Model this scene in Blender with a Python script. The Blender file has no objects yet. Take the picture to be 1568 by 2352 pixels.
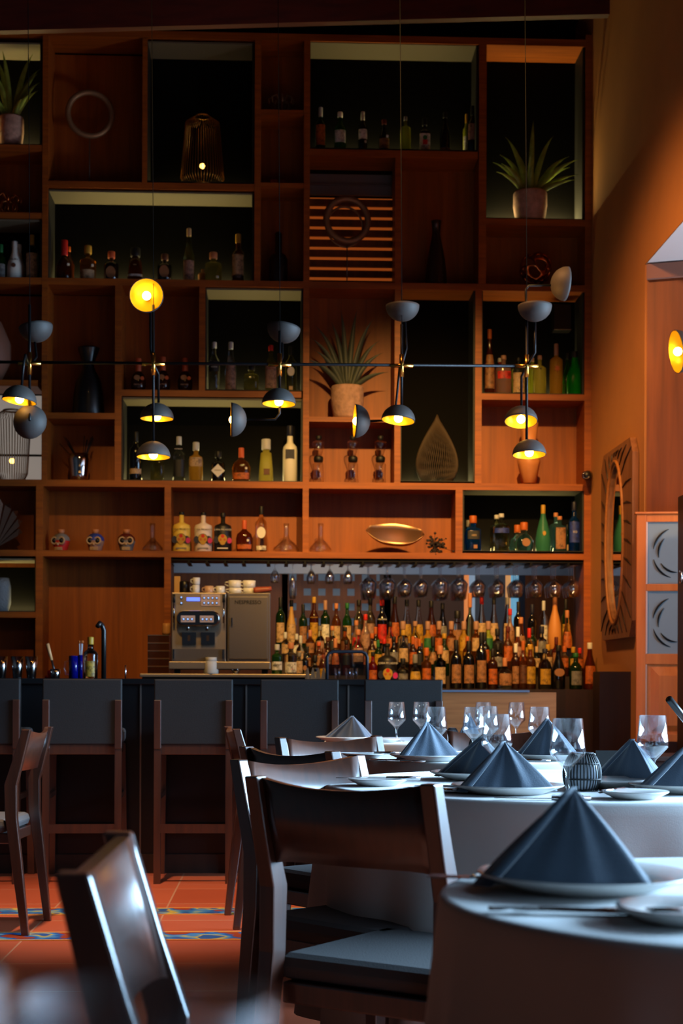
import bpy, bmesh, math, random
from mathutils import Vector, Matrix
R = math.radians
PI = math.pi
C = bpy.context.scene.collection
scene = bpy.context.scene
# ------------------------------------------------------------------ camera
F = 3500.0; HY = 1575.0; CAMZ = 1.0
TH = math.atan(0.041); RO = R(0.2)
MROT = Matrix.Rotation(-TH, 3, 'Z') @ Matrix.Rotation(R(90), 3, 'X') @ Matrix.Rotation(RO, 3, 'Z')
cam = bpy.data.cameras.new('camera'); camo = bpy.data.objects.new('camera', cam); C.objects.link(camo)
cam.sensor_fit = 'VERTICAL'; cam.sensor_height = 36; cam.lens = F / 2352 * 36
cam.shift_y = (HY - 1176) / 2352
cam.clip_start = 0.05; cam.clip_end = 60
cam.dof.use_dof = True; cam.dof.focus_distance = 4.6; cam.dof.aperture_fstop = 6.3
camo.matrix_world = Matrix.Translation((0, 0, CAMZ)) @ MROT.to_4x4()
scene.camera = camo
# ------------------------------------------------------------------ world and view
w = bpy.data.worlds.new('world'); scene.world = w; w.use_nodes = True
w.node_tree.nodes['Background'].inputs[0].default_value = (0.55, 0.62, 0.8, 1)
w.node_tree.nodes['Background'].inputs[1].default_value = 0.02
scene.view_settings.view_transform = 'Standard'; scene.view_settings.look = 'None'
scene.view_settings.gamma = 1; scene.view_settings.use_curve_mapping = False
scene.view_settings.exposure = 0.0
scene.cycles.use_denoising = True
scene.cycles.max_bounces = 10; scene.cycles.diffuse_bounces = 3; scene.cycles.glossy_bounces = 4
scene.cycles.transmission_bounces = 8; scene.cycles.transparent_max_bounces = 32
scene.cycles.sample_clamp_indirect = 4; scene.cycles.caustics_reflective = False; scene.cycles.caustics_refractive = False


def area(name, loc, direction, sx, sy, power, col, spread=180):
    l = bpy.data.lights.new(name, 'AREA'); l.shape = 'RECTANGLE'; l.size = sx; l.size_y = sy; l.energy = power; l.color = col
    l.spread = R(spread)
    o = bpy.data.objects.new(name, l); C.objects.link(o); o.location = loc
    o.rotation_euler = Vector(direction).to_track_quat('-Z', 'Y').to_euler(); return o


def spot(name, loc, target, power, col, angle, blend=0.8, rad=0.04):
    l = bpy.data.lights.new(name, 'SPOT'); l.energy = power; l.color = col; l.spot_size = R(angle); l.spot_blend = blend; l.shadow_soft_size = rad
    o = bpy.data.objects.new(name, l); C.objects.link(o); o.location = loc
    o.rotation_euler = (Vector(target) - Vector(loc)).to_track_quat('-Z', 'Y').to_euler(); return o


WARM = (1.0, 0.56, 0.15); DAY = (0.42, 0.70, 1.0); BULB = (1.0, 0.62, 0.22)
BULB_STRENGTH = 42
# daylight from the side bay windows, then an added front fill
area('daylight_bay_window', (5.3, 4.1, 2.0), (-1, -0.10, -0.14), 5.6, 2.2, 860, DAY, 92)
area('front_fill', (4.4, -1.2, 1.9), (-1, 0.6, -0.35), 2.0, 2.0, 7, DAY, 70)  # added soft fill for napkins and stool backs, no window here
# warm ceiling downlights on the shelves, then added fill spots
spot('downlight_shelf_centre', (0.9, 5.0, 5.5), (1.0, 10.5, 1.75), 2600, WARM, 31, 1.0, .08)
spot('downlight_shelf_left', (-0.5, 5.0, 5.5), (-0.55, 10.5, 1.6), 800, WARM, 25, 1.0, .08)
spot('fill_right_wall', (0.2, 6.6, 4.6), (2.2, 8.7, 2.1), 420, (1, .45, .16), 62, 1.0, .2)  # added spot that brightens the orange wall, no fitting there
spot('fill_door', (2.7, 6.6, 3.3), (2.55, 8.7, 1.35), 110, (1, .6, .28), 60, 1.0, .1)  # added warm spot to lift the door wood
spot('fill_floor', (-0.9, 5.6, 5.3), (-0.6, 6.9, 0), 1500, (1.0, .66, .42), 34, 1.0, .1)  # spot added to make the tiles bright, not a real lamp


def at(px, py, Y):
    d = MROT @ Vector(((px - 784) / F, (HY - py) / F, -1)); t = Y / d.y
    return Vector((d.x * t, Y, CAMZ + d.z * t))


def atz(px, py, z):
    d = MROT @ Vector(((px - 784) / F, (HY - py) / F, -1)); t = (z - CAMZ) / d.z
    return Vector((d.x * t, d.y * t, z))


def S(Y): return F / Y


# ------------------------------------------------------------------ materials
def lin(c):
    def f(v):
        v /= 255.0
        return v / 12.92 if v <= 0.04045 else ((v + 0.055) / 1.055) ** 2.4
    return (f(c[0]), f(c[1]), f(c[2]), 1)


MATS = {}


def mat(name, col, rough=0.5, metal=0.0, trans=0.0, ior=1.45, emit=None, estr=0, coat=0.0, bump=0.0, bscale=60, var=0.0, vscale=8, sheen=0, spec=0.5):
    if name in MATS: return MATS[name]
    m = bpy.data.materials.new(name); m.use_nodes = True; nt = m.node_tree; b = nt.nodes['Principled BSDF']
    c = lin(col)
    b.inputs['Base Color'].default_value = c; b.inputs['Roughness'].default_value = rough; b.inputs['Metallic'].default_value = metal
    b.inputs['Transmission Weight'].default_value = trans; b.inputs['IOR'].default_value = ior
    b.inputs['Coat Weight'].default_value = coat; b.inputs['Specular IOR Level'].default_value = spec
    if sheen: b.inputs['Sheen Weight'].default_value = sheen
    if emit: b.inputs['Emission Color'].default_value = lin(emit); b.inputs['Emission Strength'].default_value = estr
    if var or bump:
        tc = nt.nodes.new('ShaderNodeTexCoord')
    if var:
        n = nt.nodes.new('ShaderNodeTexNoise'); n.inputs['Scale'].default_value = vscale; n.inputs['Detail'].default_value = 6
        nt.links.new(tc.outputs['Object'], n.inputs['Vector'])
        r = nt.nodes.new('ShaderNodeValToRGB'); r.color_ramp.elements[0].position = .3; r.color_ramp.elements[1].position = .7
        r.color_ramp.elements[0].color = [v * (1 - var) for v in c[:3]] + [1]; r.color_ramp.elements[1].color = [min(1, v * (1 + var)) for v in c[:3]] + [1]
        nt.links.new(n.outputs['Fac'], r.inputs[0]); nt.links.new(r.outputs[0], b.inputs['Base Color'])
    if bump:
        n2 = nt.nodes.new('ShaderNodeTexNoise'); n2.inputs['Scale'].default_value = bscale; n2.inputs['Detail'].default_value = 4
        nt.links.new(tc.outputs['Object'], n2.inputs['Vector'])
        bp = nt.nodes.new('ShaderNodeBump'); bp.inputs['Strength'].default_value = bump; bp.inputs['Distance'].default_value = 0.01
        nt.links.new(n2.outputs['Fac'], bp.inputs['Height']); nt.links.new(bp.outputs[0], b.inputs['Normal'])
    MATS[name] = m
    return m


def wood(name, c1, c2, rough=0.45, axis='Z', scale=1.0, coat=0.0):
    m = bpy.data.materials.new(name); m.use_nodes = True; nt = m.node_tree; b = nt.nodes['Principled BSDF']
    tc = nt.nodes.new('ShaderNodeTexCoord'); mp = nt.nodes.new('ShaderNodeMapping')
    s = {'Z': (30, 30, 1.6), 'X': (1.6, 30, 30), 'Y': (30, 1.6, 30)}[axis]
    mp.inputs['Scale'].default_value = [v * scale for v in s]
    nt.links.new(tc.outputs['Object'], mp.inputs[0])
    n = nt.nodes.new('ShaderNodeTexNoise'); n.inputs['Scale'].default_value = 1.5; n.inputs['Detail'].default_value = 8; n.inputs['Distortion'].default_value = .6
    nt.links.new(mp.outputs[0], n.inputs['Vector'])
    r = nt.nodes.new('ShaderNodeValToRGB'); r.color_ramp.elements[0].position = .3; r.color_ramp.elements[1].position = .72
    r.color_ramp.elements[0].color = lin(c1); r.color_ramp.elements[1].color = lin(c2)
    nt.links.new(n.outputs['Fac'], r.inputs[0]); nt.links.new(r.outputs[0], b.inputs['Base Color'])
    b.inputs['Roughness'].default_value = rough; b.inputs['Coat Weight'].default_value = coat; b.inputs['Coat Roughness'].default_value = .2
    if coat >= 1: b.inputs['Specular IOR Level'].default_value = .9
    MATS[name] = m
    return m


W_SHELF = wood('walnut_shelf', (128, 60, 8), (168, 86, 14), .5, 'X')
W_BACK = wood('walnut_back', (126, 60, 8), (160, 82, 14), .5, 'Z', .6)
W_CHAIR = wood('dark_chair_wood', (44, 20, 11), (70, 34, 18), .32, 'Z', 1, 1.0)
W_PANEL = wood('wall_panel_wood', (110, 52, 18), (140, 70, 26), .45, 'Z', .5)
W_DOOR = wood('door_wood', (205, 110, 48), (228, 134, 66), .4, 'Z', .6, .2)
W_DARK = wood('dark_brown_wood', (34, 20, 14), (52, 30, 20), .5, 'Z', .5)
W_OAK = wood('oak_board', (150, 92, 44), (176, 112, 58), .5, 'X', 1)
W_LIGHT = wood('light_wood', (190, 130, 80), (214, 158, 104), .5, 'Z', 2)
BLACKP = mat('black_panel', (14, 13, 15), .45)
BARBLK = mat('bar_black', (16, 16, 18), .35)
LEATH = mat('black_leather', (13, 12, 13), .6, bump=.15, bscale=250)
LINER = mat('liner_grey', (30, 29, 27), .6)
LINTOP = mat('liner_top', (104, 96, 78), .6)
LBACK = mat('liner_back', (15, 14, 13), .9, spec=.05)
PLASTER = mat('orange_plaster', (202, 138, 78), .85, bump=.12, bscale=40, var=.06, vscale=3)
STEEL = mat('brushed_steel', (176, 160, 140), .42, .9, bump=.03, bscale=200)
STEELD = mat('steel_dark', (120, 112, 106), .45, .85)
CHROME = mat('chrome', (215, 215, 215), .08, 1.0)
BRASS = mat('brass', (200, 150, 70), .22, 1.0)
BRONZE = mat('bronze', (150, 116, 84), .55, .6, bump=.25, bscale=60)
COPPER = mat('copper', (190, 100, 50), .25, 1.0)
BLKM = mat('black_metal', (22, 22, 24), .4, .6)
SHADE = mat('shade_grey', (66, 61, 58), .65, .2)
LINING = mat('shade_gold', (225, 190, 40), .35, .6)
BULBM = mat('bulb_glow', (255, 230, 180), .3, emit=(255, 190, 96), estr=BULB_STRENGTH)
LINEN = mat('linen_grey', (205, 203, 200), .8, bump=.08, bscale=400, sheen=.3)
NAVY = mat('napkin_blue', (48, 64, 82), .72, bump=.12, bscale=300, sheen=.8)
CUSH = mat('cushion_grey', (78, 76, 76), .85, bump=.15, bscale=300)
PORC = mat('porcelain', (228, 226, 222), .18, coat=.5)
POT = mat('pot_concrete', (178, 140, 124), .9, bump=.5, bscale=50, var=.25, vscale=30)
LEAF = mat('leaf_green', (128, 146, 58), .45, var=.3, vscale=20)
def thin_glass(name, tint, gl=.95, k=.05):
    m = bpy.data.materials.new(name); m.use_nodes = True; nt = m.node_tree; nt.nodes.remove(nt.nodes['Principled BSDF'])
    out = nt.nodes['Material Output']; t = nt.nodes.new('ShaderNodeBsdfTransparent'); t.inputs[0].default_value = tint
    g = nt.nodes.new('ShaderNodeBsdfGlossy'); g.inputs['Roughness'].default_value = .03; g.inputs['Color'].default_value = (gl, gl, gl, 1)
    lw = nt.nodes.new('ShaderNodeLayerWeight'); lw.inputs['Blend'].default_value = .5
    pw_ = nt.nodes.new('ShaderNodeMath'); pw_.operation = 'POWER'; pw_.inputs[1].default_value = 2.3; nt.links.new(lw.outputs['Facing'], pw_.inputs[0])
    mp_ = nt.nodes.new('ShaderNodeMath'); mp_.operation = 'MULTIPLY_ADD'; mp_.inputs[1].default_value = .8; mp_.inputs[2].default_value = k; mp_.use_clamp = True
    nt.links.new(pw_.outputs[0], mp_.inputs[0])
    mx = nt.nodes.new('ShaderNodeMixShader'); nt.links.new(mp_.outputs[0], mx.inputs[0])
    nt.links.new(t.outputs[0], mx.inputs[1]); nt.links.new(g.outputs[0], mx.inputs[2]); nt.links.new(mx.outputs[0], out.inputs['Surface'])
    return m


GLASS = thin_glass('clear_glass', (.97, .98, .99, 1), .97, .10)
HGLASS = thin_glass('rack_glass', (.96, .97, .98, 1), 1.0, .24)
ACRYL = thin_glass('acrylic', (.86, .88, .92, 1))
MIRROR = mat('mirror', (220, 220, 220), .03, 1.0)
BLKC = mat('black_ceramic', (20, 18, 18), .35, coat=.2)
FROSTED = mat('frosted_glass_pane', (140, 160, 172), .6, trans=.15)
G = {
    'clear': mat('glass_clear_liquor', (240, 242, 232), .03, trans=1, ior=1.36),
    'pale': mat('glass_pale_liquor', (226, 216, 120), .08, trans=1, ior=1.36),
    'amber': mat('glass_amber', (205, 112, 28), .05, trans=.95, ior=1.36),
    'darkamber': mat('glass_dark_amber', (110, 44, 10), .08, trans=.8, ior=1.36),
    'green': mat('glass_green', (60, 150, 40), .05, trans=.95, ior=1.36),
    'dkgreen': mat('glass_dark_green', (24, 52, 20), .08, trans=.6, ior=1.4),
    'black': mat('glass_black', (10, 9, 9), .08, coat=.6),
    'brown': mat('glass_brown', (52, 22, 8), .1, trans=.4),
    'blue': mat('glass_blue', (20, 90, 190), .08, trans=.9, ior=1.36),
    'sky': mat('glass_sky', (120, 190, 205), .06, trans=.95, ior=1.36),
    'teal': mat('glass_teal_frost', (90, 190, 150), .35, trans=.75, ior=1.2),
    'yfrost': mat('glass_yellow_frost', (220, 210, 90), .4, trans=.7, ior=1.2),
    'ofrost': mat('glass_orange_frost', (225, 165, 50), .4, trans=.7, ior=1.2),
    'gfrost': mat('glass_green_frost', (20, 190, 30), .3, trans=.8, ior=1.2),
    'lime': mat('glass_lime', (200, 215, 60), .3, trans=.75, ior=1.2),
    'milk': mat('bottle_milky', (226, 222, 210), .4),
    'cream': mat('bottle_yellow', (232, 200, 90), .4),
    'white': mat('bottle_white', (222, 208, 206), .4),
    'matblack': mat('bottle_matte_black', (24, 22, 24), .45),
    'red': mat('glass_red', (200, 40, 20), .06, trans=.9, ior=1.36),
    'pink': mat('glass_pink', (235, 190, 175), .15, trans=.85, ior=1.36),
    'gold': mat('bottle_gold', (170, 130, 66), .5),
    'peach': mat('bottle_peach', (196, 130, 66), .55),
}
COL = {'black': (18, 17, 17), 'red': (190, 30, 18), 'white': (220, 215, 205), 'cream': (186, 152, 112), 'tan': (150, 102, 66), 'gold': (180, 138, 44),
       'orange': (176, 86, 26), 'silver': (190, 190, 190), 'cork': (186, 120, 80), 'yellow': (178, 134, 36), 'green': (30, 100, 50), 'blue': (40, 60, 150),
       'navy': (24, 26, 50), 'grey': (120, 116, 112), 'maroon': (84, 22, 18), 'pink': (160, 120, 100), 'brown': (90, 50, 30), 'copper': (200, 90, 50)}
LM = {}


def cm(n):
    if n not in LM: LM[n] = mat('paint_' + n, COL[n], .5)
    return LM[n]


PM = {}


def pm(n):
    """paper label: the plain colour with rows of small dark print"""
    if n in PM: return PM[n]
    c = lin(COL[n]); m = bpy.data.materials.new('label_' + n); m.use_nodes = True; nt = m.node_tree; b = nt.nodes['Principled BSDF']
    tc = nt.nodes.new('ShaderNodeTexCoord'); mp = nt.nodes.new('ShaderNodeMapping'); mp.inputs['Scale'].default_value = (260, 0, 130)
    nt.links.new(tc.outputs['Object'], mp.inputs[0]); n1 = nt.nodes.new('ShaderNodeTexNoise'); n1.inputs['Scale'].default_value = 1; n1.inputs['Detail'].default_value = 2
    nt.links.new(mp.outputs[0], n1.inputs['Vector'])
    n2 = nt.nodes.new('ShaderNodeTexNoise'); n2.inputs['Scale'].default_value = 34; nt.links.new(tc.outputs['Object'], n2.inputs['Vector'])
    ad = nt.nodes.new('ShaderNodeMath'); ad.operation = 'ADD'; nt.links.new(n1.outputs['Fac'], ad.inputs[0]); nt.links.new(n2.outputs['Fac'], ad.inputs[1])
    r = nt.nodes.new('ShaderNodeValToRGB'); r.color_ramp.elements[0].position = .5; r.color_ramp.elements[1].position = .56
    r.color_ramp.elements[0].color = c; r.color_ramp.elements[1].color = [v * .35 for v in c[:3]] + [1]
    dv = nt.nodes.new('ShaderNodeMath'); dv.operation = 'MULTIPLY'; dv.inputs[1].default_value = .5; nt.links.new(ad.outputs[0], dv.inputs[0])
    nt.links.new(dv.outputs[0], r.inputs[0]); nt.links.new(r.outputs[0], b.inputs['Base Color']); b.inputs['Roughness'].default_value = .55
    PM[n] = m
    return m


# ------------------------------------------------------------------ mesh building
class MB:
    def __init__(s): s.v = []; s.f = []; s.sm = []; s.mi = []; s.cur = 0

    def add(s, vs, fs, smooth=False):
        o = len(s.v); s.v += [tuple(v) for v in vs]
        for f in fs: s.f.append([i + o for i in f]); s.sm.append(smooth); s.mi.append(s.cur)
        return s

    def box(s, x0, x1, y0, y1, z0, z1):
        v = [(x, y, z) for z in (z0, z1) for y in (y0, y1) for x in (x0, x1)]
        return s.add(v, [(0, 2, 3, 1), (4, 5, 7, 6), (0, 1, 5, 4), (2, 6, 7, 3), (0, 4, 6, 2), (1, 3, 7, 5)])

    def hexa(s, b, t):   # bottom quad, top quad
        return s.add(list(b) + list(t), [(3, 2, 1, 0), (4, 5, 6, 7), (0, 1, 5, 4), (1, 2, 6, 5), (2, 3, 7, 6), (3, 0, 4, 7)])

    def beam(s, pts, wx, wy):   # rectangular section along pts (mostly vertical)
        n = len(pts); vs = []
        for i, p in enumerate(pts):
            a = wx[i] / 2 if isinstance(wx, (list, tuple)) else wx / 2; b = wy[i] / 2 if isinstance(wy, (list, tuple)) else wy / 2
            vs += [(p[0] - a, p[1] - b, p[2]), (p[0] + a, p[1] - b, p[2]), (p[0] + a, p[1] + b, p[2]), (p[0] - a, p[1] + b, p[2])]
        fs = [(3, 2, 1, 0), tuple(4 * (n - 1) + k for k in range(4))]
        for i in range(n - 1):
            for k in range(4): fs.append((4 * i + k, 4 * i + (k + 1) % 4, 4 * i + 4 + (k + 1) % 4, 4 * i + 4 + k))
        return s.add(vs, fs)

    def lathe(s, prof, n=24, c=(0, 0, 0), pw=2.0, dy=1.0, m=None, closed=False):
        vs = []; fs = []
        rings = []
        for (r, z) in prof:
            if r <= 1e-6: rings.append([len(vs)]); vs.append((0, 0, z)); continue
            ring = []
            for k in range(n):
                a = 2 * PI * k / n; ca, sa = math.cos(a), math.sin(a)
                if pw != 2.0:
                    q = (abs(ca) ** pw + abs(sa) ** pw) ** (-1 / pw)
                else: q = 1
                ring.append(len(vs)); vs.append((r * q * ca, r * q * sa * dy, z))
            rings.append(ring)
        pairs = list(zip(rings, rings[1:])) + ([(rings[-1], rings[0])] if closed else [])
        for a, b in pairs:
            if len(a) == 1 and len(b) == 1: continue
            for k in range(n):
                k2 = (k + 1) % n
                if len(a) == 1: fs.append((a[0], b[k2], b[k]))
                elif len(b) == 1: fs.append((a[k], a[k2], b[0]))
                else: fs.append((a[k], a[k2], b[k2], b[k]))
        if m is None: m = Matrix.Translation(c)
        return s.add([m @ Vector(v) for v in vs], fs, True)

    def tube(s, pts, r, n=8, closed=False, cap=True):
        pts = [Vector(p) for p in pts]; N = len(pts); vs = []; fs = []
        up = None
        for i, p in enumerate(pts):
            a = pts[(i - 1) % N] if (closed or i > 0) else p; b = pts[(i + 1) % N] if (closed or i < N - 1) else p
            t = (b - a).normalized()
            if up is None:
                up = Vector((0, 0, 1)) if abs(t.z) < .9 else Vector((1, 0, 0))
            u = up - t * up.dot(t)
            if u.length < 1e-4: u = Vector((0, 1, 0)) - t * t.y
            u.normalize(); up = u; v = t.cross(u)
            rr = r[i] if isinstance(r, (list, tuple)) else r
            for k in range(n):
                an = 2 * PI * k / n; vs.append(p + u * rr * math.cos(an) + v * rr * math.sin(an))
        for i in range(N if closed else N - 1):
            j = (i + 1) % N
            for k in range(n): fs.append((i * n + k, i * n + (k + 1) % n, j * n + (k + 1) % n, j * n + k))
        if cap and not closed: fs += [tuple(range(n - 1, -1, -1)), tuple((N - 1) * n + k for k in range(n))]
        return s.add(vs, fs, True)

    def sphere(s, c, r, n=12, sz=1.0):
        prof = [(r * math.sin(PI * i / n), -r * sz * math.cos(PI * i / n)) for i in range(n + 1)]
        prof[0] = (0, prof[0][1]); prof[-1] = (0, prof[-1][1])
        return s.lathe(prof, n * 2, c)

    def build(s, name, m, parent=None, loc=None, bevel=0, rot=None):
        me = bpy.data.meshes.new(name); me.from_pydata(s.v, [], s.f)
        for p, q, k in zip(me.polygons, s.sm, s.mi): p.use_smooth = q; p.material_index = k
        for mm in (m if isinstance(m, list) else [m]): me.materials.append(mm)
        bm = bmesh.new(); bm.from_mesh(me); bmesh.ops.recalc_face_normals(bm, faces=bm.faces); bm.to_mesh(me); bm.free()
        o = bpy.data.objects.new(name, me); C.objects.link(o)
        if parent: o.parent = parent
        if loc is not None: o.location = loc
        if rot is not None: o.rotation_euler = rot
        if bevel:
            b = o.modifiers.new('bevel', 'BEVEL'); b.width = bevel; b.segments = 2; b.limit_method = 'ANGLE'
        return o


def tag(o, label=None, cat=None, group=None, kind=None):
    if label: o['label'] = label
    if cat: o['category'] = cat
    if group: o['group'] = group
    if kind: o['kind'] = kind
    return o


def thing(name, label, cat, loc=(0, 0, 0), rz=0, group=None):
    o = bpy.data.objects.new(name, None); C.objects.link(o); o.location = loc; o.rotation_euler = (0, 0, rz); o.empty_display_size = .05
    return tag(o, label, cat, group)


def struct(o): o['kind'] = 'structure'; return o


def copy_tree(o, parent=None):
    c = o.copy(); C.objects.link(c)
    if parent: c.parent = parent
    for ch in [x for x in KIDS.get(o.name, [])]: copy_tree(ch, c)
    return c


KIDS = {}


def note_kids(root):
    def rec(o):
        KIDS[o.name] = [x for x in bpy.data.objects if x.parent == o]
        for x in KIDS[o.name]: rec(x)
    rec(root)


def dup(root, loc, rz=0, label=None, scale=None):
    if root.name not in KIDS: note_kids(root)
    c = copy_tree(root); c.location = loc; c.rotation_euler = (0, 0, rz)
    if label: c['label'] = label
    if scale: c.scale = scale
    return c


def text(s_, size, loc, m, parent, name='lettering', depth=.0006, bold=0, sx=1.0):
    cu = bpy.data.curves.new('lettering', 'FONT'); cu.body = s_; cu.size = size; cu.align_x = 'CENTER'; cu.align_y = 'CENTER'; cu.extrude = depth; cu.offset = bold
    cu.resolution_u = 2
    o = bpy.data.objects.new('tmp', cu); C.objects.link(o)
    dg = bpy.context.evaluated_depsgraph_get(); me = bpy.data.meshes.new_from_object(o.evaluated_get(dg))
    bpy.data.objects.remove(o); bpy.data.curves.remove(cu)
    me.materials.clear(); me.materials.append(m)
    t = bpy.data.objects.new(name, me); C.objects.link(t); t.parent = parent; t.location = loc; t.rotation_euler = (R(90), 0, 0); t.scale = (sx, 1, 1)
    return t


# ------------------------------------------------------------------ structure
YF = 10.3; YB = 10.58; XR = at(1357, 1000, YF).x
CEIL = 5.75


def floor_mat():
    m = bpy.data.materials.new('terracotta_tiles'); m.use_nodes = True; nt = m.node_tree; b = nt.nodes['Principled BSDF']
    tc = nt.nodes.new('ShaderNodeTexCoord'); mp = nt.nodes.new('ShaderNodeMapping'); mp.inputs['Rotation'].default_value = (0, 0, 0)
    nt.links.new(tc.outputs['Object'], mp.inputs[0])
    br = nt.nodes.new('ShaderNodeTexBrick'); br.offset = 0.0; br.inputs['Scale'].default_value = 1
    br.inputs['Brick Width'].default_value = .5; br.inputs['Row Height'].default_value = .5; br.inputs['Mortar Size'].default_value = .004
    br.inputs['Color1'].default_value = lin((186, 92, 60)); br.inputs['Color2'].default_value = lin((172, 78, 48)); br.inputs['Mortar'].default_value = lin((190, 140, 112))
    nt.links.new(mp.outputs[0], br.inputs['Vector'])
    n = nt.nodes.new('ShaderNodeTexNoise'); n.inputs['Scale'].default_value = 3; n.inputs['Detail'].default_value = 5
    nt.links.new(tc.outputs['Object'], n.inputs['Vector'])
    mx = nt.nodes.new('ShaderNodeMixRGB'); mx.blend_type = 'MULTIPLY'; mx.inputs[0].default_value = .5
    r = nt.nodes.new('ShaderNodeValToRGB'); r.color_ramp.elements[0].color = (.55, .5, .45, 1); r.color_ramp.elements[1].color = (1, 1, 1, 1)
    nt.links.new(n.outputs['Fac'], r.inputs[0]); nt.links.new(br.outputs['Color'], mx.inputs[1]); nt.links.new(r.outputs[0], mx.inputs[2])
    nt.links.new(mx.outputs[0], b.inputs['Base Color']); b.inputs['Roughness'].default_value = .5
    return m


def strip_mat():
    m = bpy.data.materials.new('talavera_strip'); m.use_nodes = True; nt = m.node_tree; b = nt.nodes['Principled BSDF']
    tc = nt.nodes.new('ShaderNodeTexCoord')
    wv = nt.nodes.new('ShaderNodeTexNoise'); wv.inputs['Scale'].default_value = 9; wv.inputs['Detail'].default_value = 1
    nt.links.new(tc.outputs['Object'], wv.inputs['Vector'])
    r = nt.nodes.new('ShaderNodeValToRGB'); r.color_ramp.interpolation = 'EASE'
    e = r.color_ramp.elements; e[0].position = .36; e[0].color = lin((150, 60, 30)); e[1].position = .42; e[1].color = lin((40, 84, 150))
    for p, c in ((.5, (60, 120, 180)), (.56, (110, 150, 160)), (.62, (196, 170, 50)), (.66, (50, 90, 150))):
        q = e.new(p); q.color = lin(c)
    nt.links.new(wv.outputs['Fac'], r.inputs[0]); nt.links.new(r.outputs[0], b.inputs['Base Color']); b.inputs['Roughness'].default_value = .35
    return m


FL = floor_mat(); SM = strip_mat()
struct(MB().box(-4, 6, -2, 14, -.05, 0).build('floor', FL))
for i, (y, hw) in enumerate(((6.82, .085), (6.12, .085))):
    p0 = atz(300, 2094 if i == 0 else 2151, 0)
    struct(MB().box(-4, 2.1, p0.y - hw, p0.y + hw, 0, .003).build('trim_%d' % (i + 1), SM))
    tz = mat('yellow_edge', (214, 150, 70), .4)
    for sgn in (-1, 1):
        struct(MB().box(-4, 2.1, p0.y + sgn * (hw + .008) - .008, p0.y + sgn * (hw + .008) + .008, 0, .0035).build('trim_%d' % (10 + 2 * i + (sgn + 1) // 2), tz))
struct(MB().box(-4, 6, -2, 14, CEIL, CEIL + .1).build('ceiling', mat('ceiling_dark', (60, 24, 20), .8)))
# ceiling beam in front of the shelves
bm0 = at(600, 58, 9.6)
beam = MB(); a = at(-200, 76, 9.9); b_ = at(1400, 32, 9.2)
beam.hexa([(a.x, a.y, a.z), (b_.x, b_.y, b_.z), (b_.x, b_.y + .06, b_.z), (a.x, a.y + .06, a.z)], [(a.x, a.y, CEIL), (b_.x, b_.y, CEIL), (b_.x, b_.y + .06, CEIL), (a.x, a.y + .06, CEIL)])
struct(beam.build('trim_3', wood('beam_wood', (70, 20, 12), (96, 30, 16), .6, 'X', .5)))
# right wall with the opening into the side bay
YC = 8.79
for t in range(60):   # corner where the wall meets pixel 1480
    if at(1480, 800, YC).x > XR: YC -= .01
lz = at(1490, 607, YC).z
struct(MB().box(XR, XR + .18, YC, 10.9, 0, CEIL).build('wall_right', PLASTER))
struct(MB().box(XR, XR + .18, -2, YC, lz, CEIL).build('wall_right_lintel', [PLASTER]))
struct(MB().box(-4, XR + .2, 10.95, 11.05, 2.0, CEIL).build('wall_back', mat('back_dark', (20, 14, 12), .8)))
struct(MB().box(-4, at(385, 1400, YF).x, 10.75, 10.85, 0, 2.0).build('wall_back_lower', mat('back_dark', (20, 14, 12), .8)))
struct(MB().box(-4.1, -4, -2, 14, 0, CEIL).build('wall_left', mat('left_wall', (26, 18, 14), .9)))
# bay: ceiling, window wall, panelled wall turned towards the room
WHITE = mat('white_plaster', (205, 205, 208), .8)
struct(MB().box(XR + .003, 5.6, -2, YC - .01, lz - .004, lz - .001).box(XR + .18, 5.6, YC, 10.5, lz, lz + .1).build('ceiling_bay', WHITE))
area('bay_ceiling_fill', (4.9, 7.4, 1.0), (-.45, .1, 1), 1.6, 1.2, 130, (.8, .88, 1), 130)  # added uplight that whitens the bay ceiling
ang = R(-20)
cx, sx_ = math.cos(ang), math.sin(ang)


def bay(u, v, z): return (XR + .002 + u * cx - v * sx_, YC - .035 + u * sx_ + v * cx, z)


def baybox(mb, u0, u1, v0, v1, z0, z1):
    return mb.hexa([bay(u0, v0, z0), bay(u1, v0, z0), bay(u1, v1, z0), bay(u0, v1, z0)], [bay(u0, v0, z1), bay(u1, v0, z1), bay(u1, v1, z1), bay(u0, v1, z1)])


z645 = at(1482, 645, YC).z
struct(baybox(MB(), 0, 3.2, .02, .2, 0, z645 + .0).build('wall_bay', W_PANEL))
struct(baybox(MB(), 0, 3.2, -.012, .2, z645, lz - .012).build('trim_4', mat('bulkhead', (146, 104, 88), .8)))
# window wall of the bay
wf = MB()
for y0, y1 in ((-2, .1), (7.2, 7.7)): wf.box(5.45, 5.6, y0, y1, 0, lz)
wf.box(5.45, 5.6, .1, 7.2, 0, .85); wf.box(5.45, 5.6, .1, 7.2, 3.15, lz)
struct(wf.build('wall_window', WHITE))
SKY = mat('daylight_pane', (190, 214, 240), .3, emit=(150, 190, 255), estr=0.5)
for i, (y0, y1) in enumerate(((.15, 3.6), (3.7, 7.15))):
    fr = struct(MB().box(5.42, 5.5, y0 - .05, y0, .85, 3.15).box(5.42, 5.5, y1, y1 + .05, .85, 3.15).box(5.42, 5.5, (y0 + y1) / 2 - .025, (y0 + y1) / 2 + .025, .85, 3.15).build('window_%d' % (i + 1), W_DARK))
    MB().box(5.5, 5.52, y0, y1, .85, 3.15).build('pane', SKY, fr)

# ------------------------------------------------------------------ bar shelving unit
unit = thing('shelving_unit', 'tall walnut shelving wall of open square bays behind the bar', 'shelving', (0, 0, 0))


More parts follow.
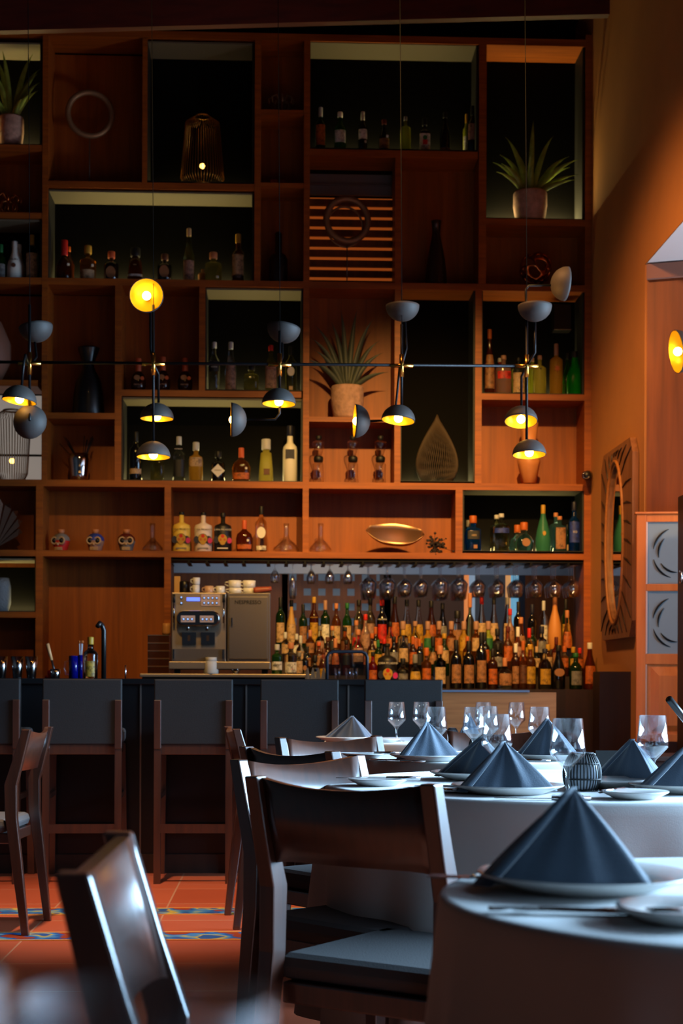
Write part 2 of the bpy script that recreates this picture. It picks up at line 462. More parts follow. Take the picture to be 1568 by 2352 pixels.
def board(x0, x1, y0, y1, name='shelf_board', m=None, yf=YF, yb=YB):
    xm = (x0 + x1) / 2
    a = at(x0, (y0 + y1) / 2, yf).x; b = at(x1, (y0 + y1) / 2, yf).x
    zt = at(xm, y0, yf).z; zb = at(xm, y1, yf).z
    return MB().box(a, b, yf, yb, zb, zt).build(name, m or W_SHELF, unit)


HB = [(-130, 1357, 76, 92), (-130, 96, 331, 345), (-130, 96, 487, 500), (106, 584, 419, 434), (594, 697, 252, 263), (594, 697, 420, 432),
      (-130, 1343, 645, 660), (709, 1097, 345, 361), (1113, 1343, 503, 518), (106, 264, 948, 962), (277, 692, 897, 911), (707, 906, 958, 969),
      (1104, 1343, 905, 919), (-130, 1343, 1106, 1121), (-130, 1343, 1267, 1281), (-130, 85, 1405, 1418), (-130, 86, 872, 886)]
VB = [(-143, -129, 80, 1600), (95, 108, 80, 1112), (324, 335, 88, 425), (582, 596, 88, 650), (695, 709, 88, 1270), (1097, 1114, 88, 652), (905, 919, 355, 1112),
      (263, 278, 655, 1112), (456, 470, 655, 900), (1090, 1105, 655, 1112), (1341, 1357, 80, 1600), (83, 99, 1112, 1600), (378, 393, 1115, 1600),
      (1046, 1062, 1115, 1275)]
SHZ = {}
for b in HB: board(*b)
for (x0, x1, y0, y1) in VB:
    xm = (x0 + x1) / 2
    MB().box(at(x0, 1100, YF).x, at(x1, 1100, YF).x, YF - .002, YB, at(xm, y1, YF).z, at(xm, y0, YF).z).build('upright', W_SHELF, unit)
# back panels of the plain bays
BP = [(108, 324, 92, 419), (596, 695, 92, 645), (920, 1097, 361, 645), (1114, 1341, 518, 645), (-130, 95, 345, 487), (-130, 95, 660, 872),
      (108, 263, 660, 1106), (278, 456, 660, 897), (709, 905, 660, 1106), (1105, 1341, 919, 1106), (-130, 83, 1121, 1267),
      (99, 378, 1121, 1600), (393, 695, 1121, 1267), (709, 1046, 1121, 1267), (-130, 83, 1418, 1600), (-130, 83, 1281, 1290)]
for (x0, x1, y0, y1) in BP:
    a = at(x0 - 6, y0 - 6, YF); b = at(x1 + 6, y1 + 6, YF)
    MB().box(a.x, b.x, YB - .004, YB + .02, b.z, a.z).build('back_panel', W_BACK, unit)
# lit display boxes
GLOW = (1.0, 0.80, 0.32)
LB = [(-130, 95, 92, 331, 5), (335, 582, 92, 419, .5), (709, 1097, 92, 345, 3.2), (1114, 1341, 92, 503, 9), (108, 582, 434, 645, 6), (-130, 95, 500, 645, 5),
      (470, 695, 660, 897, 3.2), (278, 695, 911, 1106, 5.5), (919, 1090, 660, 1106, 2.0), (1105, 1341, 660, 905, 3.2), (1062, 1341, 1121, 1267, 3.4), (-130, 83, 1281, 1405, 2.5)]
for (x0, x1, y0, y1, pw) in LB:
    A = at(x0, y0, YF); B = at(x1, y1, YF); g = .012; yf = YF + .012
    o = MB().box(A.x, A.x + g, yf, YB, B.z, A.z).box(B.x - g, B.x, yf, YB, B.z, A.z).box(A.x + g, B.x - g, yf, YB, B.z, B.z + .004)
    o = o.build('display_box', LINER, unit)
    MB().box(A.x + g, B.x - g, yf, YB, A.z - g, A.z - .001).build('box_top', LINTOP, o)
    MB().box(A.x, B.x, YB - .002, YB + .01, B.z, A.z).build('box_back', LBACK, o)
    L = area('led_strip', ((A.x + B.x) / 2, YB - .03, B.z + .008), (0, -.15, 1), (B.x - A.x) * .9, .02, pw * 1.1, GLOW)


def shelf_z(px, py): return at(px, py, YF).z


# louvred window bay and left daylight bay
a = at(703, 361, YF); b = at(911, 645, YF)
lw = MB()
bz = at(800, 412, YF).z
win3 = struct(MB().box(a.x, b.x, YB + .05, YB + .07, at(800, 412, YF).z, a.z).box(a.x, b.x, YB + .03, YB + .055, at(800, 389, YF).z - .004, at(800, 389, YF).z + .004).build('window_3', mat('pale_lintel', (120, 108, 104), .7)))
for k in range(10):
    py = 421 + k * 24
    z = at(800, py, YF).z
    lw.hexa([(a.x, YB + .04, z - .045), (b.x, YB + .04, z - .045), (b.x, YB + .10, z - .01), (a.x, YB + .10, z - .01)], [(a.x, YB + .04, z - .035), (b.x, YB + .04, z - .035), (b.x, YB + .10, z), (a.x, YB + .10, z)])
    lw.box(a.x, b.x, YB + .02, YB + .05, z - .056, z - .012)
lw.build('louvre', W_PANEL, win3)
MB().box(a.x, b.x, YB + .12, YB + .13, b.z, bz).build('pane', mat('louvre_pane', (200, 110, 50), .6, emit=(230, 110, 40), estr=.28), win3)
a = at(-130, 886, YF); b = at(90, 1106, YF)
win4 = struct(MB().box(a.x, b.x, YB, YB + .03, at(40, 1031, YF).z - .006, at(40, 1031, YF).z + .006).build('window_4', BLKM))
MB().box(a.x, b.x, YB + .04, YB + .05, b.z, a.z).build('pane', mat('left_pane', (190, 180, 170), .6, emit=(200, 190, 180), estr=.34), win4)

# ------------------------------------------------------------------ room seen through the back bar opening
YW = 12.4
struct(MB().box(at(300, 1600, YW).x, at(660, 1600, YW).x, YW, YW + .05, .4, 2.6).build('wall_far_left', W_BACK))
lat = MB(); x0, x1 = at(655, 1500, YW).x, at(872, 1500, YW).x
step = (x1 - x0) / 6.5; sq = step * .5
zt = at(700, 1300, YW).z
for i in range(8): lat.box(x0 + (i - .5) * step + sq / 2, x0 + (i + .5) * step - sq / 2, YW, YW + .03, .5, 2.5)
for j in range(12): lat.box(x0 - step * .25, x1, YW + .001, YW + .029, zt - (j + .5) * step * 1.02 + 0, zt - (j + .5) * step * 1.02 + step - sq * .95)
struct(lat.build('trim_5', W_BACK))
struct(MB().box(x0 - .1, x1 + .1, YW + .2, YW + .22, .5, 2.5).build('window_5', mat('lattice_pane', (130, 140, 150), .6, emit=(120, 135, 150), estr=.28)))
struct(MB().box(x1, at(1065, 1500, YW).x, YW, YW + .05, .4, 2.6).build('wall_far_middle', mat('far_tan', (130, 96, 78), .8)))
struct(MB().box(at(1205, 1500, YW).x, at(1500, 1500, YW).x, YW, YW + .05, .4, 2.6).build('wall_far_right', W_BACK))
for i, (p0, p1, c, st) in enumerate(((1065, 1076, (255, 150, 80), .55), (1076, 1090, (170, 190, 210), .4), (1090, 1160, (90, 92, 98), .12), (1160, 1172, (255, 180, 110), .5), (1172, 1190, (130, 200, 235), .5), (1190, 1205, (40, 45, 60), .05))):
    struct(MB().box(at(p0, 1500, YW).x, at(p1, 1500, YW).x, YW, YW + .04, .4, 2.6).build('window_%d' % (6 + i), mat('far_pane%d' % i, c, .5, emit=c, estr=st)))
struct(MB().box(at(300, 1500, YW).x, at(1500, 1500, YW).x, YW - .8, YW - .75, at(800, 1318, YW - .8).z, 2.6).build('wall_far_reflection_panel', mat('reflection_grey', (128, 134, 144), .8)))  # grey panel added in place of a pale reflected band
area('far_room_light', (at(800, 1500, 11.2).x, 11.1, 1.75), (0, 1, .35), 2.6, .12, 5, (.75, .85, 1))
spot('far_room_warm', (at(760, 1500, 11.1).x, 11.0, 1.9), (at(760, 1500, YW).x, YW, 1.4), 9, WARM, 110)

# ------------------------------------------------------------------ bar front, counter, back counter
bz_ = at(400, 1559, 8.15).z
xl, xr = -2.6, at(1015, 1600, 8.15).x
bar = thing('bar_counter', 'long black panelled bar counter behind the row of stools', 'counter', (0, 8.15, 0))
MB().box(xl, xr, 0, .04, .1, bz_ - .03).build('front_panel', BARBLK, bar)
MB().box(xl, xr, -.03, .62, bz_ - .03, bz_).build('counter_top', BARBLK, bar, bevel=.003)
MB().box(xl, xr, -.02, 0, 0, .1).build('kickboard', W_DARK, bar)
MB().box(xr - .04, xr, .04, .6, .0, bz_ - .03).build('end_panel', BARBLK, bar)
for px in (45, 322, 565, 800):
    x = at(px, 1700, 8.13).x
    MB().box(x - .004, x + .004, -.006, 0, .1, bz_ - .03).build('trim_strip', STEELD, bar)
# low service end of the bar with oak face, seen at the right
zoak = at(1100, 1590, 8.3).z
MB().box(at(1012, 1600, 8.3).x, at(1277, 1600, 8.3).x, 8.3, 8.33, .45, zoak).build('oak_screen', W_OAK)
tag(bpy.data.objects['oak_screen'], 'plain oak board standing upright at the right end of the black bar', 'board')
tag(MB().box(at(1014, 1600, 8.3).x, at(1215, 1600, 8.3).x, 8.29, 8.36, zoak + .001, zoak + .012).build('serving_tray', mat('tray', (120, 140, 165), .3, .5)), 'thin grey tray lying along the top of the oak board', 'tray')
# back counter
bc = thing('back_counter', 'dark back counter under the bottle display and coffee machine', 'counter', (0, 0, 0))
zc = at(1200, 1583, 9.85).z
MB().box(at(715, 1600, 9.8).x, XR - .02, 9.75, 10.56, .05, zc).build('body', W_DARK, bc)
MB().box(at(99, 1600, 9.8).x, at(320, 1600, 9.8).x, 9.9, 10.56, .05, .93).build('sink_section', BLACKP, bc)
zs = at(500, 1548, 9.75).z
MB().box(at(322, 1600, 9.7).x, at(716, 1600, 9.7).x, 9.65, 10.56, zs - .022, zs).build('steel_worktop', STEEL, bc, bevel=.004)
MB().box(at(326, 1600, 9.7).x, at(714, 1600, 9.7).x, 9.7, 10.56, .05, zs - .022).build('cabinet', BLACKP, bc)
# stepped riser for the bottles
xr0, xr1 = at(717, 1500, 10).x, at(1335, 1500, 10.2).x; xr2 = at(630, 1500, 10.2).x
ZR = [zc, zc + .085, zc + .17, zc + .27]; YR = [9.97, 10.10, 10.23, 10.38]
ri = MB().box(xr0, xr1, 10.045, 10.165, zc, ZR[1]).box(xr0, xr1, 10.165, 10.305, zc, ZR[2]).box(xr0, xr1, 10.305, 10.45, zc, ZR[3])
ri.box(xr2, xr0, 10.165, 10.305, zs, ZR[2]).box(xr2, xr0, 10.305, 10.45, zs, ZR[3])
tag(ri.build('bottle_riser', W_DARK), 'dark stepped riser holding the crowded rows of bottles', 'riser')
# half height dark wall return right of the bottles
zz = at(1400, 1543, 9.2).z
struct(MB().box(at(1361, 1600, 9.3).x, at(1472, 1600, 9.2).x, 9.1, 9.3, 0, zz).build('wall_return', W_DARK))

# ------------------------------------------------------------------ bottles
PROF = {
    'std': ([(0, .0), (.9, 0), (1, .02), (1, .56), (.93, .63), (.62, .70), (.40, .75), (.36, .80), (.35, .90)], .88, .42),
    'bord': ([(0, .0), (.9, 0), (1, .02), (1, .60), (.9, .67), (.5, .73), (.38, .78), (.36, .92)], .80, .40),
    'slope': ([(0, .0), (.9, 0), (1, .02), (1, .42), (.88, .52), (.6, .64), (.42, .74), (.36, .85), (.34, .93)], .86, .40),
    'flask': ([(0, .0), (.75, 0), (.92, .04), (1, .2), (1, .45), (.86, .58), (.5, .66), (.3, .70), (.26, .85)], .72, .30),
    'globe': ([(0, .0), (.5, 0), (.82, .05), (1, .2), (1, .36), (.8, .52), (.42, .61), (.3, .66), (.28, .8)], .74, .40),
    'squat': ([(0, .0), (.92, 0), (1, .02), (1, .58), (.92, .64), (.5, .68), (.34, .72), (.34, .85)], .80, .48),
    'cone': ([(0, .0), (.95, 0), (1, .02), (.92, .3), (.72, .68), (.46, .71), (.44, .78)], .76, .62),
    'tall': ([(0, .0), (.9, 0), (1, .01), (1, .58), (.9, .64), (.45, .70), (.40, .74), (.38, .9)], .82, .44),
    'jug': ([(0, .0), (.9, 0), (1, .02), (1, .66), (.95, .7), (.6, .74), (.3, .76), (.28, .97)], .90, .34),
    'champ': ([(0, .0), (.9, 0), (1, .02), (1, .3), (.86, .46), (.6, .62), (.36, .74), (.28, .84), (.27, .98)], .80, .30),
}


def bottle(px, top, w, kind, glass, cap, label=None, Y=10.42, z=None, base=None, sq=2.0, dy=1.0, lz=(.12, .45), lw=58, name='liquor_bottle', desc='', group=None, txt=None, tcol='black', tsz=.012, tz=.3, rz=0, capz=None, extra=None, cat='bottle'):
    prof, cz, cr = PROF[kind]
    if capz: cz = capz
    p = at(px, top, Y)
    if z is None: z = at(px, base, YF).z
    h = p.z - z
    # keep bottle standing exactly on its shelf, using the pixel top for its height
    r = w / 2 / S(Y)
    root = thing(name, desc, cat, (p.x, Y, z), rz, group)
    pr = [(a * r, b * h) for a, b in prof]
    last = pr[-1]
    pr = pr + [(0, last[1])]
    n = 20 if w > 14 else 14
    MB().lathe(pr, n if sq == 2 else 28, pw=sq, dy=dy).build('body', G[glass] if isinstance(glass, str) else glass, root)
    if cap:
        c0 = cz * h; cc = r * cr
        MB().lathe([(0, c0), (cc * .96, c0), (cc, c0 + .004), (cc, h - .004), (cc * .9, h), (0, h)], 14).build('cap', cm(cap), root)
    if label:
        def rad(zf):
            for (a, b), (c, d) in zip(prof, prof[1:]):
                if b <= zf <= d and d > b: return a + (c - a) * (zf - b) / (d - b)
            return 1
        vs = []; fs = []; N = 10; K = 3
        for j in range(K + 1):
            zf = lz[0] + (lz[1] - lz[0]) * j / K; rr = rad(zf) * r + .0012
            for i in range(N + 1):
                an = R(-90 + lw * (2 * i / N - 1)); ca, sa = math.cos(an), math.sin(an)
                q = (abs(ca) ** sq + abs(sa) ** sq) ** (-1 / sq)
                vs.append((rr * q * ca, rr * q * sa * dy - .0004, zf * h))
        for j in range(K):
            for i in range(N): fs.append((j * (N + 1) + i, j * (N + 1) + i + 1, (j + 1) * (N + 1) + i + 1, (j + 1) * (N + 1) + i))
        lb = MB().add(vs, fs, True).build('label', pm(label), root)
        if txt: text(txt, tsz, (0, -r * dy - .0035, h * tz), cm(tcol), lb, 'lettering')
    elif txt:
        text(txt, tsz, (0, -r * dy - .0035, h * tz), cm(tcol), root, 'lettering')
    if extra: extra(root, r, h, dy)
    return root


def sticker(c='white', dx=.5, z=.3, s=.007):
    def f(root, r, h, dy): MB().box(r * dx - s, r * dx + s, -r * dy - .003, -r * dy * .8, h * z - s, h * z + s).build('tax_sticker', cm(c), root)
    return f


def disc(c, zf=.4, rr=.5, dx=0, sz=1.3):
    def f(root, r, h, dy):
        n = 20
        v = [(dx * r + r * rr * math.cos(2 * PI * k / n), y, h * zf + r * rr * sz * math.sin(2 * PI * k / n)) for y in (-r * dy - .003, -r * dy * .75) for k in range(n)]
        MB().add(v, [tuple(range(n)), tuple(range(2 * n - 1, n - 1, -1))] + [(k, (k + 1) % n, n + (k + 1) % n, n + k) for k in range(n)]).build('label', cm(c), root)
    return f


def both(*fs):
    def f(*a):
        for g in fs: g(*a)
    return f


GT = 'bottles on the top right shelf'
for a in [
    (736, 247, 24, 'bord', 'dkgreen', 'silver', 'orange', dict(lz=(.2, .62), desc='slim green bottle with silver cap and long orange label, far left of the top shelf')),
    (781, 258, 28, 'std', 'green', 'white', 'white', dict(lz=(.28, .56), desc='green based bottle with wide white label on the top shelf')),
    (833, 257, 22, 'bord', 'black', 'silver', 'white', dict(lz=(.36, .58), desc='dark bottle with small white square label high up on top shelf', extra=sticker())),
    (882, 275, 26, 'slope', 'black', 'maroon', 'tan', dict(lz=(.18, .45), desc='black tapered bottle with tan label and maroon cap on top shelf', extra=sticker(z=.5))),
    (931, 268, 24, 'jug', 'lime', 'grey', None, dict(desc='glowing lime yellow frosted bottle on the top shelf', sq=3)),
    (975, 272, 24, 'squat', 'black', 'black', 'white', dict(lz=(.07, .56), sq=4, desc='square dark bottle with white and red label on the top shelf', extra=both(disc('green', .45, .45, 0, 1), sticker('red', 0, .33, .016)))),
    (1022, 258, 25, 'slope', 'black', 'black', 'tan', dict(lz=(.06, .16), desc='black bottle with only a low tan band on the top shelf')),
    (1085, 244, 25, 'bord', 'black', 'black', 'pink', dict(lz=(.3, .62), desc='tall black bottle with pinkish arched label at right end of top shelf')),
    (1071, 262, 16, 'bord', 'lime', 'yellow', 'white', dict(Y=10.5, lz=(.1, .5), desc='pale yellow bottle half hidden behind the rightmost top shelf bottle')),
]:
    kw = dict(a[7]); bottle(*a[:7], base=345, group=GT, **kw)
GB = 'bottles on the long upper left shelf'
for a in [
    (148, 552, 38, 'globe', 'darkamber', 'red', None, dict(capz=.66, desc='round dark cognac bottle with tall red cap on the upper left shelf', extra=sticker(dx=.6, z=.42))),
    (157, 567, 26, 'std', 'darkamber', 'orange', 'white', dict(Y=10.5, lz=(.05, .2), desc='dark bottle with orange red neck behind the round cognac bottle')),
    (202, 565, 36, 'squat', 'amber', 'gold', 'cream', dict(lz=(.14, .36), desc='squat bottle with gold stopper and yellow shoulder on upper left shelf', extra=sticker(dx=.7, z=.46))),
    (256, 578, 34, 'squat', 'black', 'copper', None, dict(desc='stout black bottle with round orange label, left of the two like it', extra=both(disc('tan', .34, .62), sticker(dx=.7, z=.12)))),
    (311, 570, 36, 'cone', 'darkamber', 'black', 'white', dict(lz=(.2, .26), txt='1800', tcol='cream', tz=.5, desc='tapered dark amber bottle with 1800 lettering and white stripe', sq=4)),
    (378, 584, 34, 'squat', 'black', 'brown', None, dict(desc='stout black bottle with round orange label, right of the two like it', extra=both(disc('tan', .4, .62), sticker(dx=.7, z=.14)))),
    (434, 525, 27, 'slope', 'pale', 'cream', 'pink', dict(lz=(.08, .42), desc='tallest slim bottle with long pink label and blue bands, upper left shelf', extra=None)),
    (465, 612, 20, 'squat', 'peach', None, None, dict(Y=10.46, desc='small peach coloured tag shaped flask on upper left shelf')),
    (490, 580, 38, 'squat', 'pale', 'cork', None, dict(desc='squat yellow bottle with rounded cork on the upper left shelf', sq=3.5, extra=sticker(dx=.5, z=.2))),
    (547, 538, 29, 'tall', 'darkamber', 'gold', 'cream', dict(lz=(.18, .58), txt='12', tsz=.014, tz=.36, desc='tall amber whisky bottle with cream label reading 12')),
]:
    kw = dict(a[7]); bottle(*a[:7], base=645, group=GB, **kw)
for a in [
    (2, 562, 26, 'bord', 'green', 'green', 'grey', dict(lz=(.15, .5), desc='green bottle cut by the left picture edge beside the milky bottle')),
    (34, 555, 35, 'slope', 'milk', 'white', None, dict(txt='MALIBU', tsz=.018, tz=.55, tcol='black', desc='milky white bottle lettered MALIBU on the far left shelf', extra=disc('brown', .42, .3, 0, 1))),
    (44, 562, 30, 'slope', 'milk', 'white', None, dict(Y=10.52, desc='second white bottle mostly hidden behind the milky one')),
    (74, 540, 28, 'bord', 'pale', 'gold', 'cream', dict(lz=(.1, .62), desc='yellow bottle with cream and green label beside the left upright')),
]:
    kw = dict(a[7]); bottle(*a[:7], base=645, group='bottles on the far left shelf', **kw)
for i, x in enumerate((318, 374, 425)):
    bottle(x, (823, 820, 823)[i], 34, 'globe', 'brown', 'copper', None, base=897, capz=.62, group='cognac bottles in the small wooden bay', desc=('left', 'middle', 'right')[i] + ' of three round dark cognac bottles with copper necks',
           extra=both(disc('tan', .42, .42, -.1, .8), disc('copper', .4, .25, .6, 1)), txt='MATEUS', tsz=.014, tcol='pink', tz=.22)
GM = 'bottles in the dark lit box right of the cognac'
for a in [
    (492, 786, 26, 'std', 'clear', 'silver', 'black', dict(lz=(.42, .62), txt='VODKA', tcol='white', tz=.5, tsz=.013, desc='clear vodka bottle with silver cap and black shoulder band')),
    (530, 786, 27, 'slope', 'clear', 'silver', 'pink', dict(lz=(.05, .55), desc='textured clear bottle with silver top and red neck band', extra=None)),
    (577, 838, 34, 'squat', 'pale', 'black', None, dict(desc='short square cut crystal yellow bottle with black stopper', sq=4)),
    (622, 793, 26, 'std', 'pale', 'red', 'pink', dict(lz=(.1, .56), txt='BEEFEATER', tcol='red', tsz=.009, tz=.5, desc='square shouldered gin bottle with bright red cap and red label', sq=3.5)),
    (668, 795, 27, 'bord', 'pale', 'black', None, dict(desc='golden bottle with black cap and oval white label, rightmost in dark box', extra=both(disc('white', .45, .6), sticker('cream', 0, .1, .012)))),
]:
    kw = dict(a[7]); bottle(*a[:7], base=897, group=GM, **kw)
GL = 'bottles in the wide lit box at middle left'
for a in [
    (312, 992, 30, 'bord', 'black', 'black', 'cream', dict(lz=(.18, .28), desc='black bottle with one narrow cream band behind the lowest lamp')),
    (361, 1030, 30, 'squat', 'pale', 'silver', None, dict(desc='square yellow crystal bottle directly under the lowest left lamp', sq=5)),
    (411, 1003, 27, 'tall', 'clear', 'silver', 'black', dict(lz=(.14, .5), txt='MONTELOBOS', tcol='white', tsz=.008, tz=.72, desc='clear square mezcal bottle with black wolf label and glass stopper', sq=3)),
    (450, 1016, 31, 'squat', 'ofrost', 'silver', 'cream', dict(lz=(.4, .62), desc='amber tequila bottle with small cream label and hang tag', sq=3)),
    (501, 1037, 32, 'squat', 'black', 'black', None, dict(desc='black apothecary gin bottle with white diamond label', extra='diamond')),
    (554, 1029, 42, 'flask', 'amber', 'copper', 'orange', dict(lz=(.12, .3), desc='rounded green amber flask with copper cap and orange label', dy=.5, extra=sticker(dx=.55, z=.42))),
    (611, 1009, 34, 'cone', 'yfrost', 'silver', None, dict(sq=4, desc='pale tapered textured bottle with faceted glass stopper', extra=sticker('brown', .1, .25, .02))),
    (666, 978, 33, 'tall', 'milk', 'navy', None, dict(desc='tall frosted white vodka bottle with blue cap by the upright', extra=sticker('navy', 0, .5, .03))),
]:
    kw = dict(a[7]); ex = kw.get('extra')
    if ex == 'diamond':
        def ex(root, r, h, dy):
            s = r * .95; y0 = -r - .003
            MB().hexa([(0, y0, h * .38 - s), (s, y0, h * .38), (0, y0, h * .38 + s), (-s, y0, h * .38)], [(0, y0 + .004, h * .38 - s), (s, y0 + .004, h * .38), (0, y0 + .004, h * .38 + s), (-s, y0 + .004, h * .38)]).build('label', cm('white'), root)
            text("HENDRICK'S", .0085, (0, y0 - .0015, h * .39), cm('black'), root)
        kw['extra'] = ex
    bottle(*a[:7], base=1106, group=GL, **kw)
GR = 'bottles in the upper right lit box'
for a in [
    (1124, 757, 24, 'slope', 'darkamber', 'orange', 'tan', dict(lz=(.12, .62), desc='tall red bottle with long ornate tan label at left of green bottles')),
    (1156, 817, 36, 'jug', 'pink', 'pink', 'red', dict(lz=(.42, .6), lw=50, desc='pink flavoured vodka bottle with red brush stripe', sq=2.6)),
    (1148, 823, 30, 'jug', 'red', 'silver', None, dict(Y=10.52, desc='red bottle half hidden behind the pink one')),
    (1190, 822, 30, 'jug', 'clear', 'black', 'cream', dict(lz=(.1, .6), desc='clear bottle with pale label hidden behind the right lamp stem')),
    (1222, 822, 26, 'jug', 'lime', 'pink', None, dict(Y=10.52, desc='lime yellow bottle peeking out left of its twin')),
    (1239, 817, 30, 'jug', 'yfrost', 'pink', None, dict(desc='frosted yellow vodka bottle with small dark dot on its shoulder', extra=disc('black', .66, .12, 0, 1))),
    (1277, 790, 30, 'jug', 'ofrost', 'pink', None, dict(capz=.78, desc='tall frosted orange bottle with an orange maple leaf mark', extra='leafmark')),
    (1320, 808, 36, 'slope', 'gfrost', 'black', None, dict(desc='bright green bottle at the right end of its lit box', sq=3)),
    (1304, 812, 24, 'slope', 'green', 'black', None, dict(Y=10.5, desc='lighter green bottle just left of the bright green one', sq=3)),
]:
    kw = dict(a[7])
    if kw.get('extra') == 'leafmark':
        def ex(root, r, h, dy):
            pts = []
            for k in range(12):
                rr = r * (.62 if k % 2 == 0 else .22); pts.append((rr * math.cos(PI * k / 6 + PI / 2), h * .52 + rr * 1.2 * math.sin(PI * k / 6 + PI / 2)))
            v = [(x, y, z) for y in (-r - .003, -r * .8) for x, z in pts]
            MB().add(v, [tuple(range(12)), tuple(range(23, 11, -1))] + [(k, (k + 1) % 12, 12 + (k + 1) % 12, 12 + k) for k in range(12)]).build('leaf_mark', cm('orange'), root)
        kw['extra'] = ex
    bottle(*a[:7], base=905, group=GR, **kw)
GQ = 'blue and clear bottles in the lower right lit box'
for a in [
    (1086, 1185, 36, 'squat', 'blue', 'orange', 'black', dict(lz=(.36, .58), lw=40, txt='1800', tcol='cream', tsz=.018, tz=.46, desc='blue bottle lettered 1800 with a chunky orange stopper', sq=4, extra=sticker('tan', .2, .16, .012))),
    (1076, 1195, 24, 'squat', 'blue', 'grey', None, dict(Y=10.52, desc='second blue bottle hidden behind the 1800 bottle', sq=4)),
    (1151, 1180, 36, 'jug', 'clear', 'silver', 'blue', dict(lz=(.5, .62), desc='clear bottle with blue print band, front of the clear cluster', sq=2.6)),
    (1140, 1183, 30, 'jug', 'pale', 'silver', None, dict(Y=10.52, desc='pale bottle behind the clear blue printed bottle')),
    (1203, 1200, 44, 'globe', 'clear', 'orange', None, dict(dy=.6, desc='round flat tequila bottle with orange mushroom stopper and oval label', extra=disc('tan', .34, .42, .15, 1))),
    (1188, 1206, 38, 'globe', 'sky', 'orange', None, dict(Y=10.52, dy=.5, desc='second round tequila bottle behind the first orange stopper one')),
    (1247, 1160, 34, 'champ', 'teal', 'gold', None, dict(desc='tall teal frosted champagne shaped bottle', extra=disc('gold', .4, .22, 0, 1.4))),
    (1285, 1186, 32, 'jug', 'sky', 'cork', 'tan', dict(lz=(.1, .68), lw=38, desc='blue gin bottle with tall tan portrait label', sq=3)),
    (1276, 1178, 30, 'jug', 'sky', 'cork', None, dict(Y=10.52, desc='pale blue bottle behind the blue gin bottle', sq=3)),
    (1302, 1205, 14, 'bord', 'dkgreen', 'black', 'cream', dict(Y=10.46, lz=(.1, .3), desc='narrow dark bottle between the two blue bottles')),
    (1318, 1152, 26, 'tall', 'blue', 'navy', 'blue', dict(lz=(.2, .6), txt='XO', tcol='white', tz=.4, tsz=.02, desc='tall slim deep blue bottle with white lettering')),
    (1331, 1185, 26, 'bord', 'blue', 'navy', None, dict(Y=10.5, desc='rightmost dark blue bottle against the box side')),
]:
    kw = dict(a[7]); bottle(*a[:7], base=1267, group=GQ, **kw)


def skull_print(root, r, h, dy):
    y = -r * dy
    def blob(pts, c, off, nm='emblem'):
        v = [(x * r, yy, z * h) for yy in (y - off, y + .01) for x, z in pts]; n = len(pts)
        MB().add(v, [tuple(range(n)), tuple(range(2 * n - 1, n - 1, -1))] + [(k, (k + 1) % n, n + (k + 1) % n, n + k) for k in range(n)]).build(nm, cm(c), root)
    def ell(cx, cz, a, b, n=18): return [(cx + a * math.cos(2 * PI * k / n), cz + b * math.sin(2 * PI * k / n)) for k in range(n)]
    blob(ell(-.72, .31, .3, .09), 'navy', .0015); blob(ell(.62, .31, .36, .095), 'navy', .0015); blob(ell(.78, .29, .26, .07), 'mag', .0022)
    blob(ell(0, .33, .56, .13), 'black', .002)
    blob(ell(0, .335, .5, .115), 'gold', .003); blob(ell(0, .24, .3, .055), 'gold', .0028)
    blob(ell(0, .40, .2, .045), 'red', .004)
    for s in (-1, 1): blob(ell(s * .24, .315, .14, .03), 'orange', .004)
    text('CARA PECADOS', r * .27, (0, y - .003, h * .56), cm('black' if root.get('t') != 'w' else 'white'), root, sx=1.0)
    MB().box(-r * .6, r * .6, y - .002, y + .004, h * .09, h * .115).build('label', cm('white' if root.get('t') == 'w' else 'grey'), root)


COL['mag'] = (190, 30, 110)


def skull_white(root, r, h, dy): root['t'] = 'w'; skull_print(root, r, h, dy)


GC = 'bottles on the shelf above the coffee machine'
for a in [
    (417, 1176, 41, 'squat', 'cream', 'black', None, dict(capz=.93, desc='yellow bottle with colourful skull print above the coffee machine', extra=skull_print)),
    (467, 1177, 41, 'squat', 'white', 'black', None, dict(capz=.93, desc='white bottle with colourful skull print above the coffee machine', extra=skull_print)),
    (512, 1178, 40, 'squat', 'matblack', 'black', None, dict(capz=.88, desc='black bottle with colourful skull print on shelf above the coffee machine', extra=skull_white)),
    (561, 1195, 38, 'flask', 'darkamber', 'copper', 'orange', dict(dy=.5, lz=(.12, .26), desc='dark rounded whisky flask with orange label beside the skull bottles', extra=sticker(dx=.45, z=.38))),
    (600, 1163, 25, 'bord', 'clear', 'black', 'white', dict(capz=.82, lz=(.06, .15), desc='tall clear bottle with oval white label and black cap', extra=disc('white', .43, .8, 0, 1.3))),
]:
    PROF['squat_s'] = ([(0, .0), (.92, 0), (1, .02), (1, .62), (.9, .68), (.5, .72), (.26, .75), (.24, .95)], .93, .3)
    kw = dict(a[7]); k = 'squat_s' if a[3] == 'squat' else a[3]
    bottle(a[0], a[1], a[2], k, *a[4:7], base=1267, group=GC, **kw)

